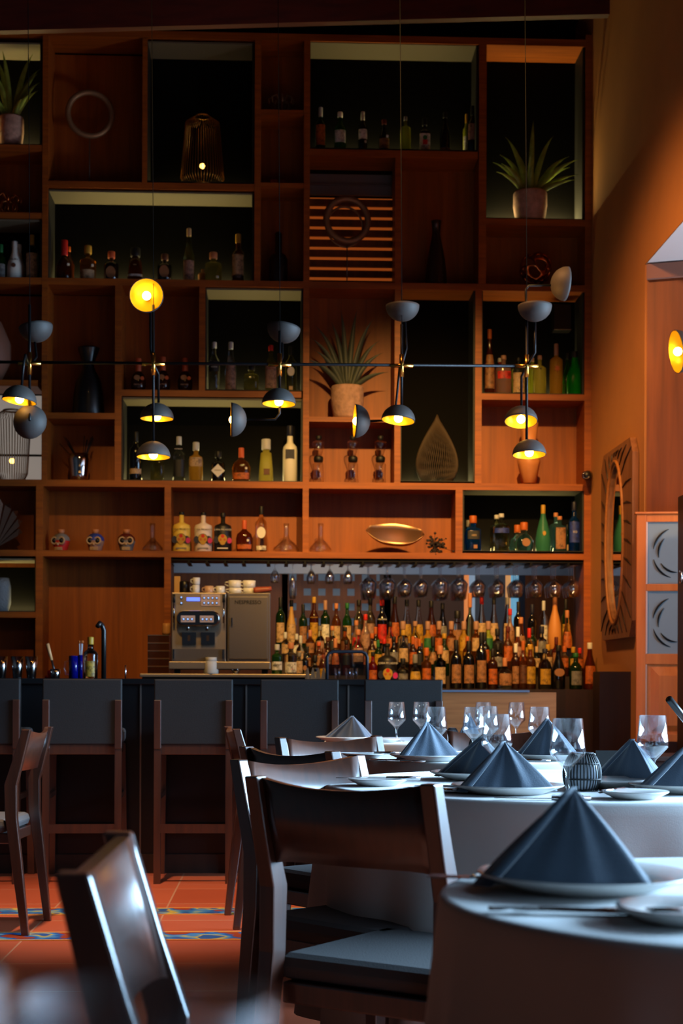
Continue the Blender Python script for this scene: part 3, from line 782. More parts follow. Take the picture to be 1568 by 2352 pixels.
# back bar bottles: (x, top, width, kind, glass, cap, label)
ROWS = [
    ('top', 3, [(644, 1372, 22, 'bord', 'dkgreen', 'black', 'cream'), (669, 1378, 22, 'slope', 'gold', 'black', 'cream'), (696, 1388, 20, 'bord', 'dkgreen', 'black', 'tan'), (721, 1371, 22, 'std', 'darkamber', 'gold', 'yellow'),
                (747, 1379, 22, 'bord', 'dkgreen', 'pink', 'white'), (772, 1386, 22, 'std', 'amber', 'cork', 'cream'), (797, 1385, 22, 'std', 'green', 'green', 'cream'), (824, 1378, 24, 'std', 'pale', 'black', 'black'),
                (850, 1375, 24, 'std', 'pale', 'black', 'pink'), (877, 1378, 25, 'std', 'black', 'red', 'red'), (906, 1370, 26, 'slope', 'brown', 'black', 'orange'), (934, 1377, 24, 'slope', 'clear', 'black', 'yellow'),
                (961, 1378, 24, 'slope', 'clear', 'black', 'yellow'), (990, 1380, 26, 'slope', 'brown', 'black', 'orange'), (1016, 1385, 24, 'slope', 'black', 'black', 'grey'), (1050, 1403, 30, 'squat', 'clear', 'black', 'tan'),
                (1079, 1362, 24, 'globe', 'pale', 'cork', None), (1106, 1371, 23, 'slope', 'clear', 'red', 'cream'), (1134, 1372, 23, 'slope', 'clear', 'black', 'cream'), (1165, 1372, 23, 'slope', 'clear', 'grey', 'cream'),
                (1190, 1382, 22, 'bord', 'black', 'black', None), (1222, 1388, 22, 'bord', 'black', 'navy', None), (1248, 1380, 20, 'bord', 'clear', 'silver', 'white'), (1274, 1370, 34, 'champ', 'peach', 'cork', None), (1299, 1376, 22, 'bord', 'dkgreen', 'black', 'yellow')]),
    ('second', 2, [(655, 1452, 20, 'bord', 'clear', 'silver', 'cream'), (681, 1456, 20, 'bord', 'pale', 'silver', 'white'), (712, 1447, 22, 'bord', 'amber', 'cork', 'tan'), (735, 1438, 22, 'std', 'clear', 'grey', 'pink'), (763, 1438, 22, 'std', 'clear', 'cork', 'black'), (792, 1440, 24, 'std', 'amber', 'black', 'brown'), (818, 1425, 22, 'std', 'pink', 'cork', 'red'),
                   (839, 1411, 22, 'std', 'pink', 'red', 'pink'), (862, 1440, 20, 'bord', 'pale', 'orange', 'cream'), (896, 1428, 22, 'std', 'clear', 'black', 'orange'), (925, 1427, 26, 'squat', 'pale', 'pink', 'grey'), (953, 1427, 24, 'std', 'pale', 'pink', 'orange'),
                   (982, 1427, 24, 'squat', 'ofrost', 'pink', 'green'), (1008, 1427, 24, 'squat', 'amber', 'pink', 'orange'), (1036, 1427, 24, 'squat', 'amber', 'pink', 'tan'), (1065, 1427, 24, 'squat', 'ofrost', 'pink', 'yellow'),
                   (1093, 1427, 24, 'squat', 'amber', 'pink', 'cream'), (1121, 1427, 24, 'squat', 'lime', 'pink', 'green'), (1142, 1444, 24, 'squat', 'clear', 'black', 'black'), (1171, 1398, 22, 'std', 'pink', 'red', 'tan'),
                   (1196, 1418, 26, 'slope', 'amber', 'cork', 'tan'), (1222, 1440, 22, 'bord', 'dkgreen', 'black', 'black'), (1244, 1438, 24, 'squat', 'clear', 'navy', 'grey'), (1302, 1402, 24, 'slope', 'clear', 'cork', 'orange')]),
    ('third', 1, [(690, 1460, 20, 'bord', 'clear', 'silver', 'cream'), (705, 1485, 22, 'bord', 'black', 'black', 'tan'), (732, 1475, 22, 'std', 'amber', 'copper', 'tan'), (752, 1463, 22, 'std', 'brown', 'brown', 'pink'), (770, 1466, 22, 'globe', 'brown', 'cork', 'orange'), (795, 1470, 22, 'std', 'darkamber', 'black', 'black'), (822, 1446, 28, 'std', 'clear', 'cork', 'pink'), (854, 1455, 22, 'std', 'brown', 'orange', 'gold'),
                  (868, 1470, 20, 'bord', 'dkgreen', 'green', 'yellow'), (882, 1467, 24, 'slope', 'black', 'red', 'tan'), (904, 1462, 24, 'std', 'black', 'black', 'grey'), (926, 1447, 26, 'std', 'clear', 'gold', 'cream'), (948, 1462, 20, 'bord', 'brown', 'orange', 'orange'), (963, 1468, 20, 'bord', 'black', 'orange', 'black'),
                  (994, 1462, 24, 'globe', 'dkgreen', 'black', 'tan'), (1020, 1455, 24, 'std', 'dkgreen', 'yellow', 'cream'), (1048, 1480, 22, 'bord', 'darkamber', 'orange', 'orange'), (1073, 1462, 22, 'bord', 'amber', 'orange', 'yellow'), (1113, 1452, 24, 'bord', 'black', 'black', 'orange'),
                  (1143, 1480, 24, 'squat', 'black', 'black', 'grey'), (1166, 1438, 24, 'std', 'amber', 'maroon', 'orange'), (1189, 1440, 22, 'bord', 'amber', 'white', 'pink'), (1215, 1443, 22, 'bord', 'pale', 'red', 'yellow'), (1232, 1485, 18, 'bord', 'pale', 'cream', 'cream'), (1258, 1480, 22, 'squat', 'amber', 'yellow', 'cream'),
                  (1277, 1463, 22, 'bord', 'maroonx', 'maroon', 'tan'), (1296, 1484, 20, 'squat', 'amber', 'orange', 'orange'), (1316, 1486, 20, 'squat', 'green', 'yellow', 'yellow'), (1331, 1488, 18, 'squat', 'amber', 'red', 'orange')]),
    ('front', 0, [(723, 1505, 24, 'squat', 'black', 'black', 'grey'), (743, 1490, 22, 'std', 'amber', 'brown', 'yellow'), (856, 1497, 22, 'std', 'red', 'black', 'orange'), (889, 1478, 44, 'squat_s', 'matblack', 'black', None), (925, 1512, 26, 'squat', 'clear', 'black', 'grey'), (953, 1503, 30, 'globe', 'clear', 'grey', 'gold'), (979, 1488, 24, 'squat', 'amber', 'orange', 'orange'),
                  (1010, 1483, 30, 'squat', 'clear', 'cork', 'cream'), (1047, 1470, 26, 'bord', 'black', 'black', 'tan'), (1076, 1472, 28, 'bord', 'black', 'black', 'tan'), (1105, 1452, 26, 'bord', 'black', 'black', 'tan'), (1131, 1490, 24, 'bord', 'brown', 'black', 'orange'), (1159, 1511, 36, 'flask', 'clear', 'cork', 'tan'),
                  (1184, 1478, 22, 'bord', 'brown', 'white', 'tan'), (1201, 1472, 20, 'bord', 'amber', 'orange', 'brown'), (1217, 1480, 28, 'std', 'amber', 'yellow', 'yellow'), (1251, 1490, 30, 'std', 'clear', 'navy', 'yellow'), (1282, 1482, 32, 'slope', 'black', 'black', None), (1322, 1500, 30, 'std', 'dkgreen', 'green', 'grey'), (1354, 1476, 30, 'slope', 'darkamber', 'white', 'orange')]),
]
G['maroonx'] = mat('glass_maroon', (70, 16, 10), .1, trans=.3)
GN = {'dkgreen': 'dark green', 'gold': 'gold', 'darkamber': 'dark amber', 'amber': 'amber', 'green': 'green', 'pale': 'pale yellow', 'black': 'black', 'brown': 'brown', 'clear': 'clear', 'ofrost': 'cloudy orange', 'lime': 'lime', 'pink': 'pinkish', 'peach': 'peach', 'maroonx': 'maroon', 'red': 'red', 'matblack': 'matte black'}
ORD = 'first second third fourth fifth sixth seventh eighth ninth tenth eleventh twelfth thirteenth fourteenth fifteenth sixteenth seventeenth eighteenth nineteenth twentieth twenty-first twenty-second twenty-third twenty-fourth twenty-fifth twenty-sixth twenty-seventh twenty-eighth twenty-ninth thirtieth'.split()
LZ = {'front': (.1, .5)}
for rn, ri_, lst in ROWS:
    for i, (x, tp, wd, kd, gl, cp, lb) in enumerate(lst):
        d = '%s bottle, %s cap%s, %s from left in %s display row' % (GN[gl], cp, ', %s label' % lb if lb else '', ORD[i], rn)
        ex = None; kw = {}
        if rn == 'front' and gl == 'matblack': ex = skull_white
        if rn == 'front' and x == 1282: ex = disc('tan', .38, .72, 0, .8)
        if x == 877: kw = dict(txt='CINZANO', tcol='white', tsz=.013, tz=.6)
        if x == 721: kw = dict(txt='HAVANA', tcol='gold', tsz=.012, tz=.6)
        xx = x + 0
        if x == 1354: kw['name'] = 'liquor_bottle'
        bottle(xx, tp, wd * 1.0, kd, gl, cp, lb, Y=YR[ri_] + (0.02 if i % 2 else -.005), z=(zs if (ri_ < 2 and x < 716) else ZR[ri_]), lz=(.12, .5) if ri_ in (0, 3) else (.3, .6), lw=50, desc=d, group='bottles in the %s row of the display' % rn, extra=ex, **kw)
for a in [
    (636, 1480, 24, 'squat', 'green', 'silver', 'white', dict(lz=(.14, .42), txt='PASSPORT\nSCOTCH', tsz=.009, tz=.29, desc='small green scotch bottle with white label right of the coffee machine', sq=3)),
    (668, 1476, 30, 'squat', 'clear', 'cork', 'white', dict(lz=(.06, .38), desc='clear round shouldered bottle with big white label and red dot', extra=sticker('red', .2, .16, .003))),
    (687, 1498, 20, 'squat', 'clear', 'grey', 'cream', dict(lz=(.06, .6), desc='clear bottle with cream label squeezed right of the white labelled one')),
    (700, 1500, 18, 'bord', 'black', 'black', None, dict(desc='narrow black bottle at the end of the steel worktop', extra=disc('tan', .3, .5))),
]:
    kw = dict(a[7]); bottle(*a[:7], Y=9.85, z=zs, group='bottles standing on the steel worktop', **kw)

# ------------------------------------------------------------------ hanging stemware
def wine_prof(h=.19, r=.04, rim=.032, stem=.075, foot=.033, t=.0012):
    out = [(0, 0), (foot, 0), (foot, .0015), (.006, .006), (.0036, .012), (.0036, stem - .006), (.007, stem), (r * .62, stem + .018), (r * .98, stem + .042), (r, stem + .05), (r * .95, stem + .07), (rim, h)]
    inn = [(rim - t, h), (r * .95 - t, stem + .07), (r - t, stem + .05), (r * .98 - t, stem + .0425), (r * .6 - t, stem + .0205), (0, stem + .006)]
    return out + inn


def angular_prof(h=.176, r=.041, rim=.034, stem=.062, foot=.036, t=.0013):
    out = [(0, 0), (foot, 0), (foot, .0015), (.007, .005), (.004, .012), (.0045, stem - .012), (.009, stem), (r * .96, stem + .032), (r, stem + .038), (r * .97, stem + .05), (rim, h)]
    inn = [(rim - t, h), (r * .97 - t, stem + .05), (r - t, stem + .0385), (r * .96 - t, stem + .034), (.008, stem + .006), (0, stem + .005)]
    return out + inn


zrack = at(900, 1286, YF).z
rack = thing('glass_rack', 'black stemware rack of rails fixed under the long shelf', 'rack', (0, 0, 0))
MB().box(at(394, 1290, YF).x, at(1340, 1290, YF).x, YF + .02, YB - .02, zrack - .012, zrack - .001).build('mounting_plate', BLKM, rack)
rx = [405, 448, 490, 532, 574, 631, 672, 715, 758, 800, 848, 892, 932, 970, 1015, 1058, 1102, 1146, 1190, 1234, 1278, 1320]
for x in rx:
    c = at(x, 1290, YF).x
    MB().box(c - .05, c - .038, YF - .0, YB - .02, zrack - .03, zrack - .012).box(c - .057, c - .03, YF, YB - .02, zrack - .033, zrack - .028).build('rail', BLKM, rack)
mh = {}
def hang_mesh(kind):
    if kind in mh: return mh[kind]
    if kind == 'wine': p = wine_prof(.215, .047, .036, .095)
    elif kind == 'small': p = wine_prof(.13, .032, .026, .04, .03)
    elif kind == 'flute': p = [(0, 0), (.03, 0), (.03, .0015), (.006, .005), (.0036, .02), (.0036, .07), (.008, .08), (.022, .12), (.026, .15), (.022, .24), (.0208, .24), (.0248, .15), (.0208, .12), (.006, .085), (0, .083)]
    elif kind == 'big': p = wine_prof(.235, .055, .044, .085, .038)
    o = MB().lathe(p, 20).build('wine_glass', HGLASS); me = o.data; bpy.data.objects.remove(o); mh[kind] = me
    return me
kinds = {631: 'small', 672: 'flute', 715: 'small', 758: 'small', 800: 'small', 848: 'big', 892: 'big', 932: 'wine', 970: 'wine'}
cols = [x for x in rx if x >= 631]
for ci, x in enumerate(cols):
    kd = kinds.get(x, 'wine' if x not in (1015, 1058) else 'big')
    nd = 1 if x < 700 else (2 if x < 820 else 3)
    for j in range(nd):
        y = YF + .05 + .085 * j
        X = at(x, 1300, YF).x
        o = bpy.data.objects.new('wine_glass', hang_mesh(kd)); C.objects.link(o); o.rotation_euler = (PI, 0, random.Random(x + j).random() * 3); o.location = (X, y, zrack - .026)
        word = {'small': 'small stemmed glass', 'flute': 'tall champagne flute', 'big': 'large balloon wine glass', 'wine': 'clear wine glass'}[kd]
        tag(o, '%s hanging upside down, %s place from left, %s of its rail' % (word, ORD[ci], ('front', 'middle' if nd == 3 else 'back', 'back')[j]), 'glass', 'stemware hanging from the rack')

# ------------------------------------------------------------------ ornaments on the shelves
def ring_stand(cx_, cy_, ro, ri2, base, Yp, desc, metal, second=False):
    c = at(cx_, cy_, Yp); z0 = at(cx_, base, YF).z; s = S(Yp)
    t = thing('ring_sculpture', desc, 'sculpture', (c.x, Yp, z0), R(8), 'round ring ornaments on thin stands')
    Rm = (ro + ri2) / 2 / s; rt = (ro - ri2) / 2 / s; h = c.z - z0
    pts = [(Rm * math.cos(2 * PI * k / 48), 0, h + Rm * math.sin(2 * PI * k / 48)) for k in range(48)]
    MB().tube(pts, rt * .9, 10, closed=True).build('ring', metal, t)
    if second:
        pts = [(Rm * .86 * math.cos(2 * PI * k / 48) - .01, .03, h - .04 + Rm * .95 * math.sin(2 * PI * k / 48)) for k in range(48)]
        MB().tube(pts, rt * .3, 8, closed=True).build('inner_ring', metal, t)
    MB().tube([(0, 0, .0), (0, 0, h - Rm)], .004, 8).build('rod', STEELD, t)
    MB().lathe([(0, 0), (.05, 0), (.05, .008), (0, .01)], 20).build('base', BLKM, t)


ring_stand(206, 262, 57, 42, 419, 10.44, 'dark hammered ring on a thin stand in the upper left bay', BRONZE)
ring_stand(797, 505, 57, 40, 645, 10.42, 'bronze double ring on a stand before the louvred window', BRONZE, True)


def wire_basket(px, top, bot, wt, wb, Yp, desc, m, n=44, base=None, neck=None, name='wire_lampshade', cat='lamp shade'):
    c = at(px, top, Yp); z0 = at(px, base or bot, YF).z; s = S(Yp); h = c.z - z0
    t = thing(name, desc, cat, (c.x, Yp, z0))
    rt, rb = wt / 2 / s, wb / 2 / s
    wr = MB()
    for k in range(n):
        a = 2 * PI * k / n; ca, sa = math.cos(a), math.sin(a)
        wr.tube([(rb * .72 * ca, rb * .72 * sa, .004), (rb * ca, rb * sa, h * .13), (rt * ca, rt * sa, h * .88), (rt * .45 * ca, rt * .45 * sa, h * .97)], .0022, 5)
    wr.build('wire_cage', m, t)
    MB().tube([(rt * .45 * math.cos(a), rt * .45 * math.sin(a), h * .97) for a in [2 * PI * k / 24 for k in range(24)]], .006, 8, closed=True).build('top_ring', m, t)
    MB().tube([(rb * .72 * math.cos(a), rb * .72 * math.sin(a), .006) for a in [2 * PI * k / 24 for k in range(24)]], .006, 8, closed=True).build('bottom_ring', m, t)
    MB().sphere((0, 0, h * .3), .018, 8).build('bulb', mat('dim_bulb', (255, 210, 120), .4, emit=(255, 190, 90), estr=6), t)
    return t


wire_basket(465, 263, 415, 78, 100, 10.42, 'wire cage lamp shade glowing at its base in the dark bay', BRASS, base=419)
wire_basket(28, 938, 1104, 86, 70, 10.40, 'ribbed wire lamp at the far left in front of the pale window', BRONZE, base=1106, n=40)


def vase(prof, px, base, Yp, m, desc, name='vase', n=28, dy=1, parts=None, rz=0, pw=2.0):
    c = at(px, base, YF); X = at(px, base, Yp).x
    o = MB().lathe(prof, n, dy=dy, pw=pw).build(name, m, loc=(X, Yp, c.z)); o.rotation_euler = (0, 0, rz)
    return tag(o, desc, name.replace('_', ' '))


def pp(lst, s): return [(a / s, b / s) for a, b in lst]


s_ = S(10.44)
vase(pp([(0, 0), (36, 0), (37, 4), (33, 50), (28, 80), (14, 108), (12, 118), (24, 153), (25, 156), (22, 155), (9, 118), (0, 110)], s_), 203, 948, 10.44, BLKC, 'black funnel necked vase in the bay at middle left')
vase(pp([(0, 0), (25, 0), (26, 4), (21, 60), (12, 105), (9, 120), (11, 150), (12, 150), (9, 149), (7, 120), (0, 100)], s_), 1001, 645, 10.44, mat('dark_vase', (60, 42, 38), .3, .5), 'tall dark bottle shaped vase with shiny neck beside the louvred bay')
vase(pp([(0, 0), (34, 0), (60, 50), (60, 90), (38, 140), (20, 152), (18, 150), (30, 138), (0, 60)], s_), -36, 872, 10.44, mat('brown_vase', (130, 84, 66), .6), 'large brown rounded vase cut by the left edge')
vase(pp([(0, 0), (18, 0), (24, 20), (24, 60), (20, 78), (17, 76), (0, 40)], s_), 0, 1405, 10.42, mat('grey_vase', (120, 120, 122), .7, bump=.8, bscale=80), 'rough grey stone vase in the low left lit box')
vase(pp([(0, 0), (17, 0), (25, 42), (27, 52), (20, 60), (16, 90), (22, 140), (19, 139), (13, 90), (0, 70)], s_), 1214, 1106, 10.40, mat('wooden_vase', (200, 130, 80), .5, var=.15), 'tapered faceted wooden vase under the right lamps', n=8)
# small objects in the third column
tag(MB().lathe(pp([(0, 0), (20, 0), (21, 5), (21, 60), (17, 70), (8, 76), (8, 120), (5, 124), (0, 124)], s_), 20).build('dark_decanter', BLKC, loc=(at(639, 645, 10.44).x, 10.44, at(639, 645, YF).z)), 'black cylinder jar with tall neck in the narrow dark bay', 'jar')
for i, px in enumerate((629, 648)):
    z0 = at(px, 420, YF).z
    tag(MB().box(-.026, .026, -.026, .026, 0, .055).build('candle_block', mat('orange_block', (190, 80, 40), .6) if i == 0 else mat('brown_block', (150, 70, 50), .6), loc=(at(px, 420, 10.42).x, 10.42, z0), bevel=.006), ('orange', 'brown')[i] + ' small rounded block on the narrow third column shelf', 'block', 'pair of small blocks')


def claw(px, base, w, h, desc, m, Yp=10.42):
    z0 = at(px, base, YF).z; s = S(Yp); W = w / 2 / s; Hh = h / s
    t = MB()
    for k in range(7):
        a = 2 * PI * k / 7 + .3; ca, sa = math.cos(a), math.sin(a)
        t.tube([(W * .35 * ca, W * .35 * sa, 0.004), (W * .7 * ca, W * .5 * sa, Hh * .35), (W * .6 * ca, W * .5 * sa, Hh * .62), (W * .15 * ca, W * .1 * sa, Hh * .66), (W * .5 * ca, W * .4 * sa, Hh * .95), (W * ca, W * .6 * sa, Hh * .8), (W * .9 * ca, W * .6 * sa, Hh * .55)], .005, 6)
    tag(t.build('metal_sculpture', m, loc=(at(px, base, Yp).x, Yp, z0)), desc, 'sculpture')


claw(646, 252, 60, 50, 'small clawed metal ornament at the top of the narrow bay', BRONZE)
claw(20, 487, 60, 56, 'open wire star ornament on the left edge shelf', COPPER)


def woven_ball(px, base, r_px, desc, m, Yp=10.40):
    z0 = at(px, base, YF).z; r = r_px / S(Yp)
    bm = bmesh.new(); bmesh.ops.create_icosphere(bm, subdivisions=2, radius=r)
    rnd = random.Random(4)
    for v in bm.verts: v.co = (v.co.normalized() + Vector((rnd.uniform(-.13, .13) for _ in range(3)))).normalized() * r
    es = list(bm.edges); rnd.shuffle(es)
    bmesh.ops.dissolve_edges(bm, edges=es[:48], use_verts=False)
    me = bpy.data.meshes.new('woven_ball'); bm.to_mesh(me); bm.free(); me.materials.append(m)
    o = bpy.data.objects.new('woven_ball', me); C.objects.link(o); o.location = (at(px, base, Yp).x, Yp, z0 + r * .97)
    wfm = o.modifiers.new('wire', 'WIREFRAME'); wfm.thickness = .024; wfm.use_even_offset = False
    sb = o.modifiers.new('sub', 'SUBSURF'); sb.levels = 1; sb.render_levels = 1
    for p in me.polygons: p.use_smooth = True
    tag(o, desc, 'ornament')


woven_ball(1230, 645, 38, 'openwork copper ball on the upper right shelf', COPPER)
# woven teardrop
z0 = at(1003, 1106, YF).z; h = (1106 - 948) / S(10.42)
td = MB()
for k in range(60):
    a = 2 * PI * k / 60; pts = []
    for j in range(13):
        f = j / 12; rr = (.30 if f == 0 else 0) ; rr = .155 * math.sin(PI * min(1, (f * .9 + .13)) ** .78) ** .9 * (1 - f * .25)
        pts.append((rr * math.cos(a + f * .5), rr * math.sin(a + f * .5) * .8, .004 + f * h))
    td.tube(pts, .0028, 5)
tag(td.build('woven_teardrop', mat('rattan_dark', (66, 50, 36), .6), loc=(at(1003, 1106, 10.42).x, 10.42, z0)), 'dark woven teardrop shaped basket ornament in the tall dark bay', 'ornament')
# leaf ball / fan at left
z0 = at(8, 1267, YF).z
fm = MB()
for k in range(9):
    a = R(-10 + k * 22)
    fm.add([Vector((0, 0, .03)), Vector((.17 * math.cos(a - .15) + 0, -.03, .17 + .17 * math.sin(a - .15))), Vector((.2 * math.cos(a), -.06, .17 + .2 * math.sin(a))), Vector((.17 * math.cos(a + .15), -.03, .17 + .17 * math.sin(a + .15))), Vector((.08 * math.cos(a), .05, .17 + .08 * math.sin(a)))],
           [(0, 1, 4), (1, 2, 4), (2, 3, 4), (3, 0, 4), (0, 3, 2, 1)])
fm.lathe([(0, 0), (.06, 0), (.04, .02), (0, .03)], 16)
tag(fm.build('shell_sculpture', mat('shell_metal', (170, 130, 110), .25, .9), loc=(at(-12, 1267, 10.42).x, 10.42, z0)), 'shiny faceted shell ornament at the left edge above the bar', 'sculpture')


def plant(px, base, pw, ph, tips, desc, lm=LEAF, Yp=10.42, seed=1):
    z0 = at(px, base, YF).z; s = S(Yp); X = at(px, base, Yp).x
    t = thing('potted_plant', desc, 'plant', (X, Yp, z0))
    rr = pw / 2 / s; hh = ph / s
    MB().lathe([(0, 0), (rr * .78, 0), (rr * .86, hh * .1), (rr, hh * .55), (rr * .99, hh * .95), (rr * .94, hh), (rr * .86, hh * .98), (rr * .84, hh * .85), (0, hh * .82)], 28).build('pot', POT, t)
    MB().lathe([(0, hh * .9), (rr * .84, hh * .88)], 20).build('soil', mat('soil', (30, 22, 16), .9), t)
    rnd = random.Random(seed)
    for (tx, ty, dyy) in tips:
        ex = (tx - px) / s; ez = (base - ty) / s
        N = 10; vs = []; fs = []; p0 = Vector((ex * .08, 0, hh * .85)); p2 = Vector((ex, dyy, ez)); p1 = Vector((ex * .45, dyy * .4, hh + (ez - hh) * .72 + .02))
        side = Vector((0, 1, 0)).cross((p2 - p0).normalized()); side.normalize(); side = (side + Vector((0, rnd.uniform(-.3, .3), 0))).normalized()
        for i in range(N + 1):
            f = i / N; p = p0 * (1 - f) ** 2 + p1 * 2 * f * (1 - f) + p2 * f * f
            wd = .018 * (math.sin(PI * min(1, f * .8 + .22)) ** .7) * (1 - f ** 4) + .0006
            vs += [p - side * wd, p + Vector((0, .004, 0)) - Vector((0, wd * .25, 0)), p + side * wd]
        for i in range(N):
            for k in range(2): fs.append((3 * i + k, 3 * i + k + 1, 3 * i + 4 + k, 3 * i + 3 + k))
        o = MB().add(vs, fs, True).build('leaf', lm, t)
        sd = o.modifiers.new('solid', 'SOLIDIFY'); sd.thickness = .0015


plant(1217, 503, 78, 73, [(1224, 262, 0), (1160, 300, .02), (1272, 295, .02), (1128, 367, -.05), (1148, 340, .03), (1135, 392, -.08), (1310, 340, .04), (1328, 356, -.05), (1325, 393, -.06), (1318, 409, -.1), (1308, 372, -.02), (1212, 352, -.09), (1218, 378, -.09), (1145, 375, -.1), (1185, 330, .05)],
      'potted spiky plant in speckled concrete pot on the top right shelf', seed=3)
plant(26, 331, 56, 75, [(5, 105, 0), (74, 107, .02), (90, 145, 0), (92, 182, -.05), (90, 205, -.08), (86, 160, -.03), (55, 225, -.1), (-20, 150, 0), (-50, 190, -.04), (-10, 120, .04), (75, 215, -.1)], 'potted spiky plant in pale pot at the top left edge', seed=5)
plant(797, 958, 76, 77, [(782, 705, .02), (858, 722, .03), (712, 772, -.03), (722, 740, .02), (700, 822, -.05), (720, 800, -.03), (890, 850, -.05), (870, 775, 0), (760, 730, .04), (820, 700, .05), (880, 800, .03)],
      'shadowed spiky plant in pale concrete pot on the middle shelf', lm=mat('leaf_shaded', (62, 70, 60), .5), seed=8)  # leaf colour darkened for the shade this plant stands in
# silver pot of black twigs
z0 = at(182, 1106, YF).z; X = at(182, 1106, 10.42).x
tp = thing('twig_vase', 'ridged silver vase filled with dark twigs in the lower left bay', 'vase', (X, 10.42, z0))
rv = MB(); prof = pp([(0, 0), (17, 0), (19, 20), (23, 55), (20, 68), (18, 68), (0, 50)], s_); rv.lathe(prof, 16)
vs = rv.v[:]
rv.v = [(x * (1 + .1 * (i % 2)), y * (1 + .1 * (i % 2)), z) for i, (x, y, z) in enumerate(vs)]
rv.build('vase_body', CHROME, tp)
rnd = random.Random(2)
for k in range(16):
    a = rnd.uniform(0, 6.28); l = rnd.uniform(.24, .33); q = rnd.uniform(.05, .16)
    MB().tube([(.02 * math.cos(a), .02 * math.sin(a), .1), (q * .5 * math.cos(a), q * .3 * math.sin(a), l * .7), (q * math.cos(a) - .02, q * .4 * math.sin(a), l)], .0022, 5).build('twig', BLKM, tp)
# three two-part glass decanters
for i, px in enumerate((731, 810, 873)):
    z0 = at(px, 1106, YF).z; Yp = 10.42; s = S(Yp)
    t = thing('glass_decanter', ('left', 'middle', 'right')[i] + ' of three tall hourglass decanters with black waists', 'decanter', (at(px, 1106, Yp).x, Yp, z0), 0, 'hourglass decanters on the middle shelf')
    MB().lathe(pp([(0, 0), (13, 0), (12, 20), (13, 45), (6, 52), (0, 52)], s), 20).build('lower_vessel', GLASS, t)
    MB().lathe(pp([(0, 50), (10, 50), (11, 55), (11, 60), (9, 63), (0, 63)], s), 20).build('waist_band', cm('black'), t)
    MB().lathe(pp([(0, 63), (6, 63), (12, 82), (15, 92), (14, 96), (5, 100), (0, 101)], s), 20).build('upper_vessel', GLASS, t)
    MB().lathe(pp([(0, 100), (5, 100), (7, 103), (7, 110), (0, 112)], s), 16).build('stopper', cm('black'), t)
# wide decanters
for i, (px, r0) in enumerate(((350, 24), (657, 30), (736, 26))):
    z0 = at(px, 1267, YF).z; s = S(10.42)
    o = MB().lathe(pp([(0, 0), (r0 * .8, 1), (r0, 7), (r0 * .97, 12), (r0 * .6, 24), (r0 * .25, 32), (6, 42), (6, 60), (7, 68), (6, 68), (5, 60), (5, 42), (r0 * .25 - 1, 31), (r0 * .6 - 1, 23), (r0 - 1.5, 9), (0, 3)], s), 28).build('wide_decanter', GLASS, loc=(at(px, 1267, 10.42).x, 10.42, z0))
    tag(o, ('wide based wine decanter beside the skull bottles', 'wide based wine decanter left of the central upright', 'wide based wine decanter right of the central upright')[i], 'decanter', 'wide wine decanters')
# skull bottles
for i, (px, c, c2, cc) in enumerate(((140, 'red', 'grey', 'red jaw and grey crown'), (219, 'pink', 'blue', 'pink cheeks and blue crown'), (290, 'grey', 'maroon', 'grey cheeks and red crown'))):
    z0 = at(px, 1267, YF).z; s = S(10.42)
    t = thing('skull_bottle', 'painted skull bottle with cork, ' + cc, 'bottle', (at(px, 1267, 10.42).x, 10.42, z0), (-.25, -.1, .05)[i], 'three painted skull bottles')
    MB().lathe(pp([(0, 0), (11, 0), (14, 6), (17, 16), (20, 26), (18, 36), (12, 42), (6, 44), (0, 44)], s), 24, dy=1.1).build('head', cm(c), t)
    MB().lathe(pp([(20.3, 28), (18.6, 36), (12.4, 42.4), (6, 44.6), (0, 44.8)], s), 24, dy=1.1).build('crown', cm(c2), t)
    MB().lathe(pp([(0, 44), (7, 44), (8, 54), (0, 54)], s), 16).build('cork', cm('cork'), t)
    for sg in (-1, 1):
        x = sg * 8.5 / s; y = -19 / s; z = 27 / s
        pts = [(x + 7 / s * math.cos(a), y, z + 7.5 / s * math.sin(a)) for a in [2 * PI * k / 16 for k in range(16)]]
        MB().tube(pts, 2.2 / s, 6, closed=True).build('eye_ring', cm('cream'), t)
        MB().sphere((x, y + 2 / s, z), 6 / s, 8).build('eye_socket', cm('black'), t)
    MB().sphere((0, -20 / s, 19 / s), 3.2 / s, 6).build('nose', cm('cream'), t)
    te = MB()
    for k in range(7):
        for row in (0, 1): te.box((-9 + k * 2.6) / s, (-9 + k * 2.6 + 2.1) / s, -(19.5 - abs(k - 3) * .9) / s, -13 / s, (6 + row * 3.6) / s, (9 + row * 3.6) / s)
    te.build('teeth', cm('cream'), t)
# leaf bowl and dried flower
z0 = at(910, 1267, YF).z; s = S(10.42)
vs = []; fs = []; N = 16; K = 5
for i in range(N + 1):
    u = i / N * 2 - 1
    for j in range(K * 2 + 1):
        v = j / K - 1; wv = (1 - u * u) ** .6
        vs.append((u * .2, v * .075 * wv, .01 + .075 * (v * v) * wv + .09 * (abs(u) ** 3) - .02 * u * (1 - u) + (.05 * max(0, v) * wv)))
for i in range(N):
    for j in range(2 * K): q = i * (2 * K + 1) + j; fs.append((q, q + 1, q + 2 * K + 2, q + 2 * K + 1))
o = MB().add(vs, fs, True).build('leaf_bowl', mat('bowl_metal', (180, 140, 110), .35, .8), loc=(at(908, 1267, 10.40).x, 10.40, z0)); sd = o.modifiers.new('s', 'SOLIDIFY'); sd.thickness = .004
o.location.z += .05; o.rotation_euler = (R(48), 0, R(-6))
tag(o, 'shallow leaf shaped metal bowl on the shelf above hanging glasses', 'bowl')
fl = MB(); rnd = random.Random(9)
